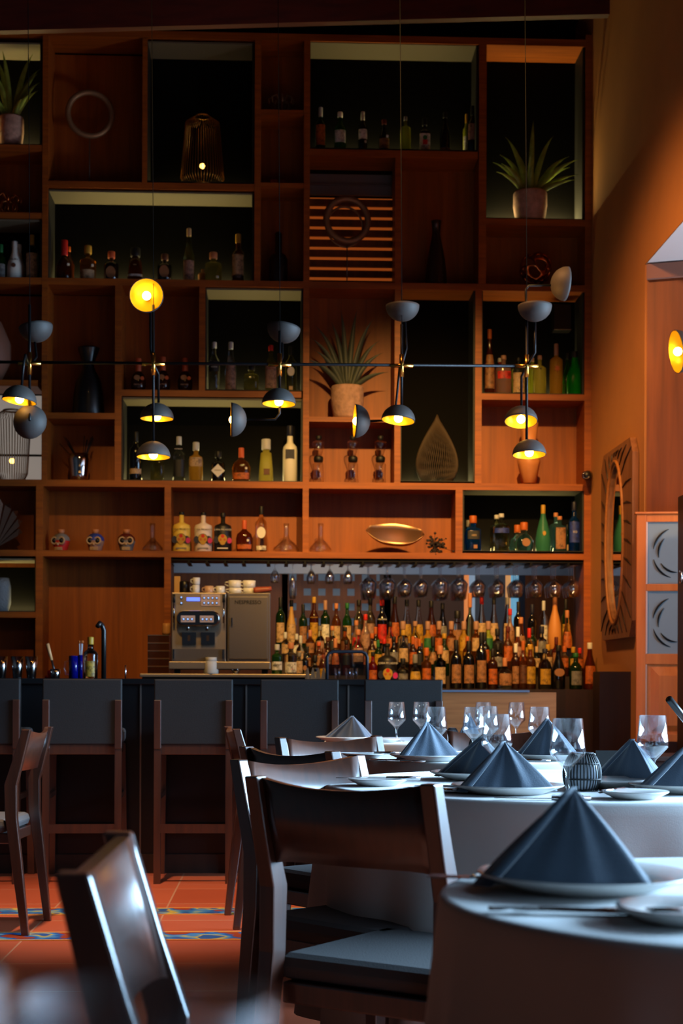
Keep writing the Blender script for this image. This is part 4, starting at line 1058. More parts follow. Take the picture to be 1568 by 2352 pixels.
for k in range(75):
    v = Vector((rnd.gauss(0, .035), rnd.gauss(0, .02), rnd.gauss(0, .035))); c3 = (v.x + (.04 if k % 4 == 0 else 0), v.y, v.z + .07); fl.sphere(c3, rnd.uniform(.006, .012), 4); fl.tube([(0, 0, .07), c3], .0015, 4)
fl.tube([(0, 0, .07), (.01, -.02, .005)], .004, 6)
tag(fl.build('dried_flower', mat('dried_black', (40, 30, 34), .7), loc=(at(997, 1267, 10.31).x, 10.32, z0 - .025)), 'dark dried flower head hanging over the shelf edge', 'flower')
# black speaker in the right lit box and camera on the upright
X = at(1289, 730, 10.5).x
sp = thing('wall_speaker', 'small black box speaker under the ball shelf at upper right', 'speaker', (X, 10.5, at(1289, 762, 10.5).z))
MB().box(-.062, .062, -.05, .05, 0, .18).build('cabinet', BLKC, sp, bevel=.006)
MB().box(-.06, .06, -.052, -.05, .003, .006).build('trim_line', BRONZE, sp)
MB().box(-.02, .02, .05, .078, .06, .12).build('bracket', BLKM, sp)
cp = at(1346, 1090, YF - .05)
cc_ = thing('security_camera', 'dark bullet camera fixed to the right end of the shelving', 'camera', (cp.x, YF, cp.z))
MB().lathe([(0, -.02), (.028, -.02), (.028, 0), (0, 0)], 16, m=Matrix.Translation((.03, -.0, .0)) @ Matrix.Rotation(R(90), 4, 'X')).build('mount', BLKM, cc_)
MB().tube([(.03, -.01, .0), (.0, -.07, -.005)], .01, 8).build('arm', BLKM, cc_)
MB().tube([(.015, -.04, .0), (-.02, -.15, -.02)], .03, 16).build('barrel', BLKC, cc_)
MB().tube([(-.021 + .021 * math.cos(a), -.152, -.02 + .021 * math.sin(a)) for a in [2 * PI * k / 20 for k in range(20)]], .003, 6, closed=True).build('lens_ring', CHROME, cc_)

# ------------------------------------------------------------------ coffee machine
sY = S(9.72)
mx0 = at(393, 1500, 9.72).x


def mp(x, y): return ((x - 393) / sY, (1534 - y) / sY)   # machine local coords


cmz = zs
mach = thing('coffee_machine', 'stainless steel two group coffee machine with milk fridge on the back counter', 'coffee machine', (mx0, 9.72, cmz))


def mbox(name, xa, xb, ya, yb, y0, y1, m, parent=mach, bevel=0):
    a = mp(xa, ya); b = mp(xb, yb); return MB().box(a[0], b[0], y0, y1, b[1] + .03, a[1] + .03).build(name, m, parent, bevel=bevel)


mbox('base_tray', 389, 620, 1517, 1534, -.06, .4, STEEL, bevel=.004)
for xx in (400, 600): mbox('foot', xx, xx + 14, 1534, 1545, .0, .03, BLKM)
body = mbox('body', 394, 518, 1359, 1517, 0, .4, STEEL, bevel=.004)
mbox('lower_panel', 396, 516, 1488, 1516, -.012, 0, STEELD)
mbox('control_panel', 461, 504, 1363, 1389, -.006, 0, mat('ctrl', (196, 170, 160), .4), body)
mbox('display', 428, 458, 1370, 1378, -.005, 0, mat('lcd', (90, 110, 230), .4, emit=(90, 120, 255), estr=1.6), body)
BTN = mat('button_glow', (150, 180, 230), .3, emit=(150, 190, 255), estr=1.0)
for xx, yy in [(468 + 9.5 * i, 1371 + 11.5 * j) for i in range(4) for j in range(2)] + [(416, 1370), (416, 1383)]:
    a = mp(xx, yy)
    MB().lathe([(0, 0), (.0085, 0), (.0085, .004), (0, .004)], 12, m=Matrix.Translation((a[0], -.006, a[1] + .03)) @ Matrix.Rotation(R(90), 4, 'X')).build('button_ring', cm('black'), body)
    MB().lathe([(0, 0), (.0055, 0), (.0055, .007), (0, .007)], 12, m=Matrix.Translation((a[0], -.006, a[1] + .03)) @ Matrix.Rotation(R(90), 4, 'X')).build('button', BTN, body)
# rounded brewing head
ax, az = mp(404, 1419); bx, bz2 = mp(508, 1419); rh = 18 / sY
hd = MB(); prof = []
n = 24
ring = []
for k in range(n):
    a = 2 * PI * k / n; cxx = (bx - rh - .005) if math.cos(a) > 0 else (ax + rh + .005)
    ring.append((cxx + rh * math.cos(a), rh * 1.05 * math.sin(a)))
for q, yy in ((1, 0), (1, -.06), (.93, -.08), (.8, -.088)):
    xm_ = (ax + bx) / 2
    for (x, z) in ring: hd.v.append((xm_ + (x - xm_) * (1 - (1 - q) * .35), yy, az + .03 + z * q))
for i in range(3):
    for k in range(n): hd.f.append([i * n + k, i * n + (k + 1) % n, (i + 1) * n + (k + 1) % n, (i + 1) * n + k]); hd.sm.append(True); hd.mi.append(0)
hd.f.append(list(range(3 * n, 4 * n))); hd.sm.append(False); hd.mi.append(0)
head = hd.build('brewing_head', CHROME, mach)
for xa, xb in ((417, 449), (460, 491)): mbox('key_plate', xa, xb, 1413, 1428, -.092, -.08, mat('ctrl', (196, 170, 160), .4), head)
for xx in (423, 432.5, 442, 466, 475, 485):
    a = mp(xx, 1421)
    MB().lathe([(0, 0), (.0095, 0), (.0095, .003), (0, .003)], 12, m=Matrix.Translation((a[0], -.092, a[1] + .03)) @ Matrix.Rotation(R(90), 4, 'X')).build('button_ring', cm('black'), head)
    MB().lathe([(0, 0), (.006, 0), (.006, .006), (0, .006)], 12, m=Matrix.Translation((a[0], -.092, a[1] + .03)) @ Matrix.Rotation(R(90), 4, 'X')).build('button', BTN, head)
for xx in (432, 475):
    a = mp(xx, 1442); MB().tube([(a[0], -.05, a[1] + .05), (a[0], -.05, a[1] + .018)], .01, 12).build('spout', CHROME, head)
for xa in (418, 461):
    c_ = MB(); a = mp(xa, 1450); b = mp(xa + 32, 1478)
    for k in range(10): xk = a[0] + (b[0] - a[0]) * k / 10; c_.box(xk, xk + (b[0] - a[0]) / 17, -.03, -.014, b[1] + .03, a[1] + .03)
    c_.box(a[0], b[0], -.014, -.0, b[1] + .03, a[1] + .03)
    g_ = c_.build('drip_grate', CHROME, mach); q = mp(xa + 13, 1457); q2 = mp(xa + 19, 1470); MB().box(q[0], q2[0], -.036, -.03, q2[1] + .03, q[1] + .03).build('slot', W_DARK, g_)
for xx in (400, 513):
    a = mp(xx, 1382); b = mp(xx, 1429); tw = MB().tube([(a[0], -.045, a[1] + .03), (b[0], -.05, b[1] + .03)], .006, 10).build('steam_wand', CHROME, mach)
    a = mp(xx, 1364); b = mp(xx, 1382); MB().tube([(a[0], -.045, a[1] + .03), (b[0], -.045, b[1] + .03)], .009, 10).build('grip', cm('black'), tw)
    mbox('side_handle', xx - 3, xx + 1, 1489, 1510, -.03, -.012, CHROME)
fr = mbox('fridge_body', 521, 619, 1359, 1517, 0, .4, STEELD, bevel=.003)
dr = mbox('door', 525, 613, 1368, 1510, -.02, 0, STEELD, bevel=.002)
mbox('handle', 530, 533, 1416, 1435, -.035, -.018, CHROME, dr)
a = mp(568, 1381); text('NESPRESSO', .0335, (a[0], -.0215, a[1] + .03), cm('black'), dr, bold=.0006)
# things on top of the machine
ztop = cmz + (1534 - 1359) / sY + .03
def cup(px, py_b, wpx, hpx, m, desc, zb, Yp=9.85, handle=-1, grp='cups stacked on the coffee machine'):
    s = S(Yp); r = wpx / 2 / s; h = hpx / s
    t = thing('coffee_cup', desc, 'cup', (at(px, py_b, Yp).x, Yp, zb), 0, grp)
    MB().lathe([(0, 0), (r * .8, 0), (r * .95, h * .2), (r, h), (r * .92, h), (r * .86, h * .2), (0, h * .12)], 20).build('bowl', m, t)
    MB().tube([(handle * r * .95, 0, h * .8), (handle * r * 1.45, 0, h * .75), (handle * r * 1.5, 0, h * .45), (handle * r * .95, 0, h * .25)], .004, 6).build('handle', m, t)
    return h
TANC = mat('cup_tan', (214, 170, 130), .25, coat=.4)
h = cup(450, 1359, 17, 20, PORC, 'white espresso cup, lower of the stacked pair', ztop)
cup(451, 1340, 17, 17, PORC, 'white espresso cup, upper of the stacked pair', ztop + h)
cup(480, 1359, 21, 18, TANC, 'tan coffee cup left of the white one on the machine', ztop)
cup(506, 1359, 21, 18, PORC, 'white single cup in the middle of the machine top', ztop)
for i, px in enumerate((540, 573)):
    hh = cup(px, 1359, 30, 14, PORC, ('left', 'right')[i] + ' wide cappuccino cup in the lower layer on the fridge', ztop)
    cup(px - 1, 1345, 30, 17, PORC, ('left', 'right')[i] + ' wide cappuccino cup in the upper layer on the fridge', ztop + hh)
tag(MB().lathe(pp([(0, 0), (12, 0), (12, 28), (10, 30), (9, 28), (0, 4)], S(9.9)), 20).build('milk_pitcher', BLKC, loc=(at(424, 1359, 9.9).x, 9.9, ztop)), 'black cylinder pitcher at left on the coffee machine', 'pitcher')
tag(MB().tube([(-.055, 0, .02), (-.04, 0, .022), (.04, 0, .03), (.06, 0, .034)], [.02, .022, .017, .014], 14).build('leather_case', mat('leather_brown', (150, 70, 46), .45), loc=(at(602, 1352, 9.8).x, 9.8, ztop)), 'brown rolled leather case lying on the milk fridge', 'case')
tag(MB().box(-.02, .02, -.01, .01, 0, .13).build('menu_card', mat('card_gold', (214, 160, 84), .4), loc=(at(407, 1359, 10.1).x, 10.1, ztop), bevel=.002), 'golden card standing behind the black pitcher', 'card')
# white tub on worktop
z0 = zs; s = S(9.68)
wt = thing('white_tub', 'white plastic jar with lid in front of the coffee machine', 'jar', (at(484, 1545, 9.655).x, 9.69, z0))
MB().lathe(pp([(0, 0), (16, 0), (17, 2), (17, 27), (15, 29), (0, 29)], s), 24).build('jar_body', cm('white'), wt)
MB().lathe(pp([(0, 29), (13, 29), (13, 38), (0, 38)], s), 24).build('lid', cm('white'), wt)
tag(MB().lathe(pp([(0, 0), (6, 0), (6, 4), (10, 6), (10, 16), (4, 18), (0, 18)], s), 16).build('tamper', CHROME, loc=(at(541, 1545, 9.655).x, 9.69, z0)), 'small chrome tamper right of the white jar', 'tamper')
# acrylic tea box and wooden cup
X = at(364, 1500, 9.8).x
ac = thing('acrylic_organizer', 'smoky clear stacked drawer box left of the coffee machine', 'organizer', (X, 9.85, zs))
SMOKE = mat('smoky_acrylic', (110, 84, 66), .08, trans=.85, ior=1.3)
for k in range(5):
    MB().box(-.068, .068, -.07, .07, k * .05 + .001, k * .05 + .047).build('drawer', SMOKE, ac)
    MB().box(-.068, .068, -.073, -.07, k * .05 + .044, k * .05 + .049).build('rim', STEELD, ac)
tag(MB().lathe(pp([(0, 0), (8, 0), (10, 6), (9, 20), (8, 27), (6, 27), (0, 8)], S(9.85)), 16).build('wooden_cup', W_LIGHT, loc=(at(382, 1450, 9.85).x, 9.85, zs + .25)), 'small wooden cup on top of the smoky drawer box', 'cup')

# ------------------------------------------------------------------ things standing on the bar top and sink
zb = bz_
s = S(8.4)
for i, px in enumerate((3, 40, 72)):
    tag(MB().lathe(pp([(0, 0), (10, 0), (15, 50), (14.2, 50), (9.3, 2), (0, 2)], s), 24).build('steel_shaker', CHROME, loc=(at(px, 1558, 8.4).x, 8.4, zb)), ('steel shaker tin cut by the left picture edge', 'steel shaker tin, middle of three on the bar', 'steel shaker tin, rightmost of three on the bar')[i], 'shaker', 'steel shaker tins on the bar')
tag(MB().lathe(pp([(0, 0), (10, 0), (12, 22), (11, 22), (9, 2), (0, 2)], s), 20).build('jigger_cup', CHROME, loc=(at(127, 1558, 8.4).x, 8.4, zb)), 'short steel cup holding the muddler', 'cup')
md = thing('muddler', 'wooden handled muddler leaning in the short steel cup', 'muddler', (at(127, 1558, 8.4).x, 8.4, zb))
MB().tube([(0, 0, .02), (-.02, 0, .1)], .006, 10).build('shaft', BLKC, md); MB().tube([(-.02, 0, .1), (-.045, 0, .19)], [.008, .011], 12).build('grip', W_LIGHT, md)
for i, (px, rr) in enumerate(((118, 9), (110, 7))):
    tag(MB().lathe(pp([(0, 0), (rr, 0), (rr, 6 + 12 * (1 - i)), (0, 8 + 12 * (1 - i))], s), 16).build('red_cap', cm('red'), loc=(at(px, 1558, 8.5).x, 8.5, zb)), ('taller red lid behind the muddler', 'low red lid left of the steel cup')[i], 'lid')
mg = thing('blue_mug', 'cobalt blue glass beer mug on the bar', 'mug', (at(169, 1558, 8.4).x, 8.4, zb))
COB = mat('cobalt_glass', (16, 30, 190), .05, trans=.8)
MB().lathe(pp([(0, 0), (11, 0), (11, 52), (10, 52), (10, 4), (0, 4)], s), 24).build('mug_body', COB, mg)
MB().tube(pp([(-11, 0), (-20, 0), (-21, 0), (-11, 0)], s) and [(-11 / s, 0, 40 / s), (-19 / s, 0, 38 / s), (-21 / s, 0, 22 / s), (-17 / s, 0, 10 / s), (-11 / s, 0, 8 / s)], .005, 8).build('mug_handle', GLASS, mg)
st = thing('straw_holder', 'narrow blue tube holding red tipped stirrers', 'holder', (at(185, 1558, 8.4).x, 8.4, zb))
MB().lathe(pp([(0, 0), (5.5, 0), (5.5, 54), (5, 54), (5, 3), (0, 3)], s), 16).build('tube', COB, st)
for dx in (-3, 2, 4):
    MB().tube([(0, 0, .01), (dx / s, 0, 80 / s)], .0025, 6).build('stirrer', cm('silver'), st)
    if dx > -3 or 1: MB().sphere((dx / s * 1.05, 0, 84 / s), .007, 6).build('red_tip', cm('orange') if dx else cm('red'), st)
bottle(208, 1463, 33, 'tall', 'clear', 'yellow', 'yellow', Y=8.42, z=zb, lz=(.05, .42), lw=40, desc='clear bottle with yellow capped neck and yellow label standing on the bar', name='syrup_bottle')
tag(MB().tube([(0, 0, 0), (0, 0, .27), (-.01, 0, .3), (-.02, -.02, .31), (-.03, -.04, .29)], .014, 10).build('bar_tap', BLKC, loc=(at(238, 1558, 8.55).x, 8.55, zb)), 'black curved bar tap behind the yellow labelled bottle', 'tap')
tag(MB().tube([(0, 0, 0), (0, 0, .075)], .004, 8).build('metal_pin', CHROME, loc=(at(288, 1558, 8.4).x, 8.4, zb)), 'thin upright steel pin on the bar left of worktop', 'pin')
# clear storage container and wooden zigzag rack
X0, X1 = at(750, 1558, 8.45).x, at(842, 1558, 8.45).x; hc = 64 / S(8.45)
ct = thing('acrylic_container', 'clear acrylic bin with dark rounded rim standing on the bar', 'container', ((X0 + X1) / 2, 8.5, zb))
w2 = (X1 - X0) / 2
c_ = MB()
for (a, b, c, d) in ((-w2 + .006, -w2 + .010, -.08, .08), (w2 - .010, w2 - .006, -.08, .08)): c_.box(a, b, c, d, 0, hc - .02)
c_.box(-w2 + .01, w2 - .01, -.08, -.077, 0, hc - .02).box(-w2 + .01, w2 - .01, .077, .08, 0, hc - .02).box(-w2 + .01, w2 - .01, -.077, .077, 0, .004)
c_.build('bin_walls', ACRYL, ct)
pts = [(-w2, -.085, .0), (-w2, -.085, hc - .03), (-w2 + .01, -.085, hc - .01), (-w2 + .03, -.085, hc), (w2 - .03, -.085, hc), (w2 - .01, -.085, hc - .01), (w2, -.085, hc - .03), (w2, -.085, 0)]
MB().tube(pts, .009, 10).build('rim', mat('rim_grey', (44, 48, 56), .35), ct)
for k, px in enumerate((775, 800, 815)):
    tag(MB().lathe([(0, 0), (.014, 0), (.017, .06), (.016, .06), (.013, .003), (0, .003)], 16).build('shot_glass', GLASS, loc=(at(px, 1558, 8.5).x, 8.5, zb + .005)), ('left', 'middle', 'right')[k] + ' small glass inside the clear acrylic bin', 'glass', 'small glasses in the bin')
zg = MB(); X0, X1 = at(700, 1558, 8.5).x, at(749, 1558, 8.5).x; n = 4; d = (X1 - X0) / n
for k in range(n):
    x = k * d
    v = [(x, 0, 0), (x + d, 0, 0), (x + d * .62, 0, .065), (x + d * .38, 0, .065), (x, .02, 0), (x + d, .02, 0), (x + d * .62, .02, .065), (x + d * .38, .02, .065)]
    zg.hexa(v[:4], v[4:])
tag(zg.build('wooden_rack', W_LIGHT, loc=(X0, 8.5, zb)), 'pale wooden zigzag rack left of the clear bin', 'rack')

# ------------------------------------------------------------------ chandelier
YC2 = 7.4; s = S(YC2)
zr = at(640, 838, YC2).z
ch = thing('chandelier', 'long black rail chandelier with brass joints and swivelling dome shades above the bar', 'chandelier', (0, YC2, 0))
xa = at(-80, 838, YC2).x; xb = at(1212, 838, YC2).x


CORD = mat('cord_black', (4, 4, 4), .8, spec=.1)


def P(px, py, dy=0.0):
    p = at(px, py, YC2 + dy); return Vector((p.x, dy, p.z))


MB().tube([(xa, 0, at(-80, 831, YC2).z), (xb, 0, at(1212, 841, YC2).z)], .0075, 10).build('rail', BLKM, ch)
STEMS = [(68, 835, 700, 905, 90), (352, 836, 700, 1015, 90), (642, 838, 760, 895, 0), (922, 840, 745, 940, 0), (1209, 841, 735, 1010, 0)]
for (x, y, t0, t1, _) in STEMS:
    MB().tube([P(x + 1, y - 30), P(x - 1, 400), P(x - 4, -30)], .0016, 6).build('cord', CORD, ch)
    MB().tube([P(x, t0), P(x, t1)], .0068, 10).build('stem', BLKM, ch)
    MB().tube([P(x, y - 26), P(x, y + 26)], .011, 12).build('brass_sleeve', BRASS, ch)
    MB().tube([P(x - 26, y - .5), P(x + 26, y + .5)], .010, 12).build('brass_sleeve', BRASS, ch)
RS = .0825


def shade(px, py, d, arm, lit=1, dy=0.0):
    c = P(px, py, dy); d = Vector(d).normalized()
    q = d.to_track_quat('-Z', 'Y').to_matrix().to_4x4()
    m = Matrix.Translation(c) @ q
    N = 12; RO2 = RS; prof = [(RO2 * math.cos(PI / 2 * i / N), RO2 * .93 * math.sin(PI / 2 * i / N)) for i in range(N + 1)]; prof[-1] = (0, prof[-1][1])
    sh = MB().lathe(prof + [(0, prof[-1][1] - .003)] + [(a * .97, b * .97 - .0) for a, b in prof[-2::-1]], 32, m=m, closed=True).build('lamp_shade', SHADE, ch)
    pin = [(a * .955, b * .95) for a, b in prof]; pin[-1] = (0, pin[-1][1])
    MB().lathe(pin, 32, m=m).build('shade_lining', LINING, sh)
    MB().lathe([(0, .07), (.012, .07), (.012, .03), (0, .03)], 14, m=m).build('socket', BRASS, sh)
    o = MB().sphere((0, 0, 0), .021, 10); o.v = [tuple(m @ (Vector(v) + Vector((0, 0, .012)))) for v in o.v]
    o.build('bulb', BULBM, sh)
    if arm: MB().tube([P(a, b, e) for a, b, e in arm], .0062, 10).build('arm', BLKM, ch)


DN = (0, 0, -1)
shade(44, 922, (-.12, -.05, -1), [(64, 838, 0), (58, 815, -.06), (55, 830, -.08), (50, 885, -.08)], dy=-.08)
shade(70, 985 - 15, (.2, .95, -.1), [(66, 905, 0), (68, 940, -.04), (68, 965, -.1)], dy=.0)
shade(82, 750, (-.15, .1, 1), [(80, 785, .1), (84, 820, .1), (70, 840, 0)], dy=.1)
shade(336, 678, (-.02, -1, -.02), [(345, 700, .08), (346, 800, .02), (352, 836, 0)], dy=-.03)
shade(360, 962, DN, [(352, 836, 0), (364, 860, .06), (364, 925, .08)], dy=.08)
shade(352, 1050, (0, -.03, -1), None)
shade(640, 928, (-.02, -.04, -1), None)
shade(530, 964, (-1, -.04, 0), [(642, 925, .05), (642, 950, .05), (632, 963, .05), (566, 964, .05)], dy=.05)
shade(652, 752, (.15, .12, 1), [(648, 785, .1), (648, 820, .08), (642, 838, 0)], dy=.1)
shade(814, 967, (-1, -.05, .02), [(918, 840, 0), (912, 900, .08), (905, 965, .1), (850, 967, .1)], dy=.1)
shade(914, 966, (-.1, -.1, -1), [(922, 930, 0), (915, 935, 0)], dy=.0)
shade(924, 702, (0, .04, 1), [(930, 740, .05), (933, 800, .05), (922, 840, 0)], dy=.05)
shade(1196, 968, (-.05, -.28, -1), [(1209, 841, 0), (1197, 865, .1), (1197, 935, .12)], dy=.12)
shade(1215, 1045, (0, -.1, -1), None)
shade(1228, 702, (0, .06, 1), [(1228, 740, -.04), (1228, 810, -.04), (1209, 841, 0)], dy=-.04)
shade(1300, 652, (1, .12, -.05), [(1209, 735, .02), (1207, 665, .02), (1214, 656, .02), (1272, 655, .02)], dy=.02)

# wall lamp in the bay
wl = thing('wall_lamp', 'gold lined dome wall lamp on the wood panel by the door', 'lamp', tuple(bay(.42, 0, 0)))
c = at(1552, 808, YC - .35); wl.location = (c.x, YC - .35, c.z)
d = Vector((-.99, -.06, -.16)).normalized(); q = d.to_track_quat('-Z', 'Y').to_matrix().to_4x4()
prof = [(.12 * math.cos(PI / 2 * i / 12), .10 * math.sin(PI / 2 * i / 12)) for i in range(13)]; prof[-1] = (0, .10)
shd = MB().lathe(prof, 32, m=q).build('lamp_shade', SHADE, wl)
MB().lathe([(a * .97, b * .95) for a, b in prof], 32, m=q).build('shade_lining', LINING, shd)
o = MB().sphere((0, 0, 0), .024, 10); o.v = [tuple(q @ (Vector(v) + Vector((0, 0, .01)))) for v in o.v]; o.build('bulb', BULBM, shd)
MB().tube([q @ Vector((0, 0, .09)), q @ Vector((0, 0, .14)), (.14, .3, .1)], .008, 8).build('arm', BLKM, wl)

# ------------------------------------------------------------------ carved mirror on the right wall
ya = YF
for _ in range(200):
    if at(1384, 1200, ya).x < XR: break
    ya -= .01
yA = None
def wallY(px):
    y = YF
    while at(px, 1200, y).x > XR - .03 and y > 5: y -= .01
    return y
# px grows as the wall comes nearer
y1 = wallY(1384); y2 = wallY(1456)
zT = at(1456, 1000, y2).z; zB = at(1456, 1462, y2).z
mr = thing('carved_mirror', 'carved wooden wall mirror with oval glass hanging on the orange wall', 'mirror', (XR - .03, (y1 + y2) / 2, zB))
L2 = abs(y1 - y2) / 2; Hm = zT - zB
fr = MB(); n = 36
ov = [(-.015, L2 * .52 * math.cos(2 * PI * k / n), Hm * .5 + Hm * .40 * math.sin(2 * PI * k / n)) for k in range(n)]
sqr = []
for k in range(n):
    a = 2 * PI * k / n; ca, sa = math.cos(a), math.sin(a); q = 1 / max(abs(ca), abs(sa)); sqr.append((0, L2 * ca * q, Hm * .5 + Hm * .5 * sa * q))
vs = [(-.02, y, z) for _, y, z in ov] + [(-.012, y, z) for _, y, z in sqr] + [(.025, y, z) for _, y, z in sqr] + [(.0, y, z) for _, y, z in ov]
fs = [(k, (k + 1) % n, n + (k + 1) % n, n + k) for k in range(n)] + [(n + k, n + (k + 1) % n, 2 * n + (k + 1) % n, 2 * n + k) for k in range(n)] + [(k, (k + 1) % n, 3 * n + (k + 1) % n, 3 * n + k) for k in range(n)]
frame = fr.add(vs, fs).build('frame', wood('carved_wood', (120, 76, 46), (160, 108, 70), .5, 'Z', 1), mr)
for k in range(30):
    a = 2 * PI * k / 30; ca, sa = math.cos(a + .08), math.sin(a + .08); q = 1 / max(abs(ca), abs(sa)) * .95
    p0 = Vector((-.022, L2 * .60 * math.cos(a), Hm * .5 + Hm * .45 * math.sin(a))); p1 = Vector((-.015, L2 * ca * q, Hm * .5 + Hm * .5 * sa * q))
    MB().tube([p0, p0.lerp(p1, .5) + Vector((0, .01, .01)), p1], [.003, .006, .002], 6).build('carving', W_DARK, frame)
MB().tube([(x - .008, y * 1.08, Hm * .5 + (z - Hm * .5) * 1.06) for x, y, z in ov], .01, 8, closed=True).build('oval_moulding', W_OAK, frame)
MB().add([(-.005, y, z) for _, y, z in ov], [tuple(range(n))]).build('mirror_glass', MIRROR, mr)

# ------------------------------------------------------------------ panelled half door with frosted panes and dark post
sd_ = S(YC - .12)
YD = YC - .14
dzt = at(1480, 1182, YD).z; dzb = at(1480, 1703, YD).z
dx0 = at(1460, 1400, YD).x; dx1 = at(1580, 1400, YD).x
door = thing('door_1', 'orange wooden swing door with two frosted panes and a raised panel', 'door', (dx0, YD, dzb), R(-8))
door['kind'] = 'structure'
W = .62; Hd = dzt - dzb


def dz(py): return at(1480, py, YD).z - dzb


def dxp(px): return (px - 1460) / S(YD)


MB().box(0, dxp(1482), -.02, .02, 0, Hd).box(dxp(1482) + .46, W, -.02, .02, 0, Hd).build('stile', W_DOOR, door, bevel=.003)
rl = MB(); xa_, xb_ = dxp(1482), dxp(1482) + .46
for (t, bt) in ((1182, 1200), (1342, 1358), (1502, 1526), (1685, 1703)): rl.box(xa_, xb_, -.018, .018, dz(bt), dz(t))
rl.box(-.01, W + .01, -.03, .03, Hd, Hd + .012)
rl.build('rail', W_DOOR, door, bevel=.003)
for (t, bt) in ((1200, 1342), (1358, 1502)):
    o = MB().box(xa_, xb_, -.006, .006, dz(bt), dz(t)).build('frosted_pane', FROSTED, door)
    cz_ = (dz(t) + dz(bt)) / 2
    MB().box(xa_, xa_ + .008, -.02, -.006, dz(bt), dz(t)).build('bead', mat('white_bead', (226, 200, 196), .4), door)
    for k in range(4):
        a0 = (1.9, 2.3, 3.4, 3.7)[k]; r_ = (.13, .10, .13, .10)[k]
        pts = [(xa_ + .17 + r_ * math.cos(a0 + .12 * j), -.008, cz_ + r_ * 1.1 * math.sin(a0 + .12 * j)) for j in range(10)]
        MB().tube(pts, [.001 + .005 * math.sin(PI * j / 9) for j in range(10)], 6).build('etched_curl', BLKM, o)
MB().box(xa_, xb_, -.008, .008, dz(1685), dz(1526)).build('lower_panel', W_DOOR, door)
MB().hexa([(xa_ + .03, -.008, dz(1680)), (xb_ - .03, -.008, dz(1680)), (xb_ - .03, -.008, dz(1532)), (xa_ + .03, -.008, dz(1532))], [(xa_ + .075, -.022, dz(1666)), (xb_ - .075, -.022, dz(1666)), (xb_ - .075, -.022, dz(1552)), (xa_ + .075, -.022, dz(1552))]).build('raised_panel', W_DOOR, door)
MB().box(xa_, xa_ + .006, -.02, -.008, dz(1685), dz(1526)).build('bead', mat('white_bead', (226, 200, 196), .4), door)
px0 = at(1556, 1300, YD - .3)
struct(MB().box(px0.x, px0.x + .3, YD - .45, YD - .3, 0, at(1556, 1142, YD - .3).z).build('trim_6', W_DARK))
hk = at(1562, 1325, YD - .46)
tag(MB().tube([(0, 0, .03), (0, -.03, .02), (0, -.035, -.01), (0, -.01, -.03), (.01, 0, -.03)], .006, 8).build('coat_hook', CHROME, loc=(hk.x, YD - .45, hk.z)), 'small silver hook on the dark door post', 'hook')
sbx = at(1440, 1700, 7.6)
sdb = thing('sideboard', 'dark wooden sideboard in the shadow below the swing door', 'sideboard', (sbx.x, 7.9, 0))
MB().box(0, 1.1, -.2, .2, .05, .62).build('body', W_DARK, sdb, bevel=.004); MB().box(-.02, 1.12, -.22, .22, .62, .645).build('top', W_DARK, sdb, bevel=.004)
for k in range(2): MB().box(.04 + k * .52, .54 + k * .52, -.212, -.2, .09, .59).build('door', W_DARK, sdb, bevel=.002)
# black slanted tube at right edge
a = at(1536, 1606, 4.4); tb = at(1640, 1700, 4.4)
tag(MB().tube([(0, 0, 0), (tb.x - a.x, .15, tb.z - a.z)], .011, 14).build('chair_arm', BLKC, loc=a), 'black tube rail slanting in from the right picture edge', 'rail')

# ------------------------------------------------------------------ bar stools
def stool_parts(root):
    Wd = .395; hw = Wd / 2; zt = 1.03
    MB().box(-hw, hw, -.02, .015, .70, zt).build('backrest', LEATH, root, bevel=.006)
    for sx2 in (-1, 1):
        MB().box(sx2 * (hw - .018) - .018, sx2 * (hw - .018) + .018, -.034, -.021, .68, .925).build('back_post', W_CHAIR, root, bevel=.003)
        MB().beam([(sx2 * (hw - .018), -.02, 0), (sx2 * (hw - .018), -.01, .69)], .034, .034).build('leg', W_CHAIR, root)
        MB().beam([(sx2 * (hw - .008), .40, 0), (sx2 * (hw - .018), .37, .69)], .034, .034).build('leg', W_CHAIR, root)
        MB().box(sx2 * (hw - .018) - .012, sx2 * (hw - .018) + .012, 0, .37, .42, .445).build('side_stretcher', W_CHAIR, root)
    MB().box(-hw + .01, hw - .01, -.012, .38, .65, .70).build('seat_frame', W_CHAIR, root, bevel=.003)
    MB().box(-hw - .0, hw + .0, .02, .41, .70, .775).build('seat_cushion', CUSH, root, bevel=.02)
    MB().box(-hw + .03, hw - .03, -.03, -.008, .255, .30).build('stretcher', W_CHAIR, root)
    MB().box(-hw + .03, hw - .03, .385, .405, .22, .26).build('foot_rail', W_CHAIR, root)


YS = 7.72
first = None
for i, (px, d) in enumerate(((-44, 'leftmost black backed bar stool, cut by the picture edge'), (189, 'second bar stool from the left, black back with grey seat corner'), (444, 'third bar stool from the left, beside the upright steel trim'), (687, 'fourth bar stool from the left, behind the pale chair backs'), (925, 'rightmost bar stool, its black back behind the wine glasses'))):
    p = atz(px, 2028, 0); X = at(px, 1800, YS).x
    if i == 0:
        first = thing('bar_stool', d, 'bar stool', (X, YS, 0), 0, 'bar stools along the counter'); stool_parts(first)
    else: dup(first, (X, YS, 0), (0, .05, 0, -.02, .02)[i], d)

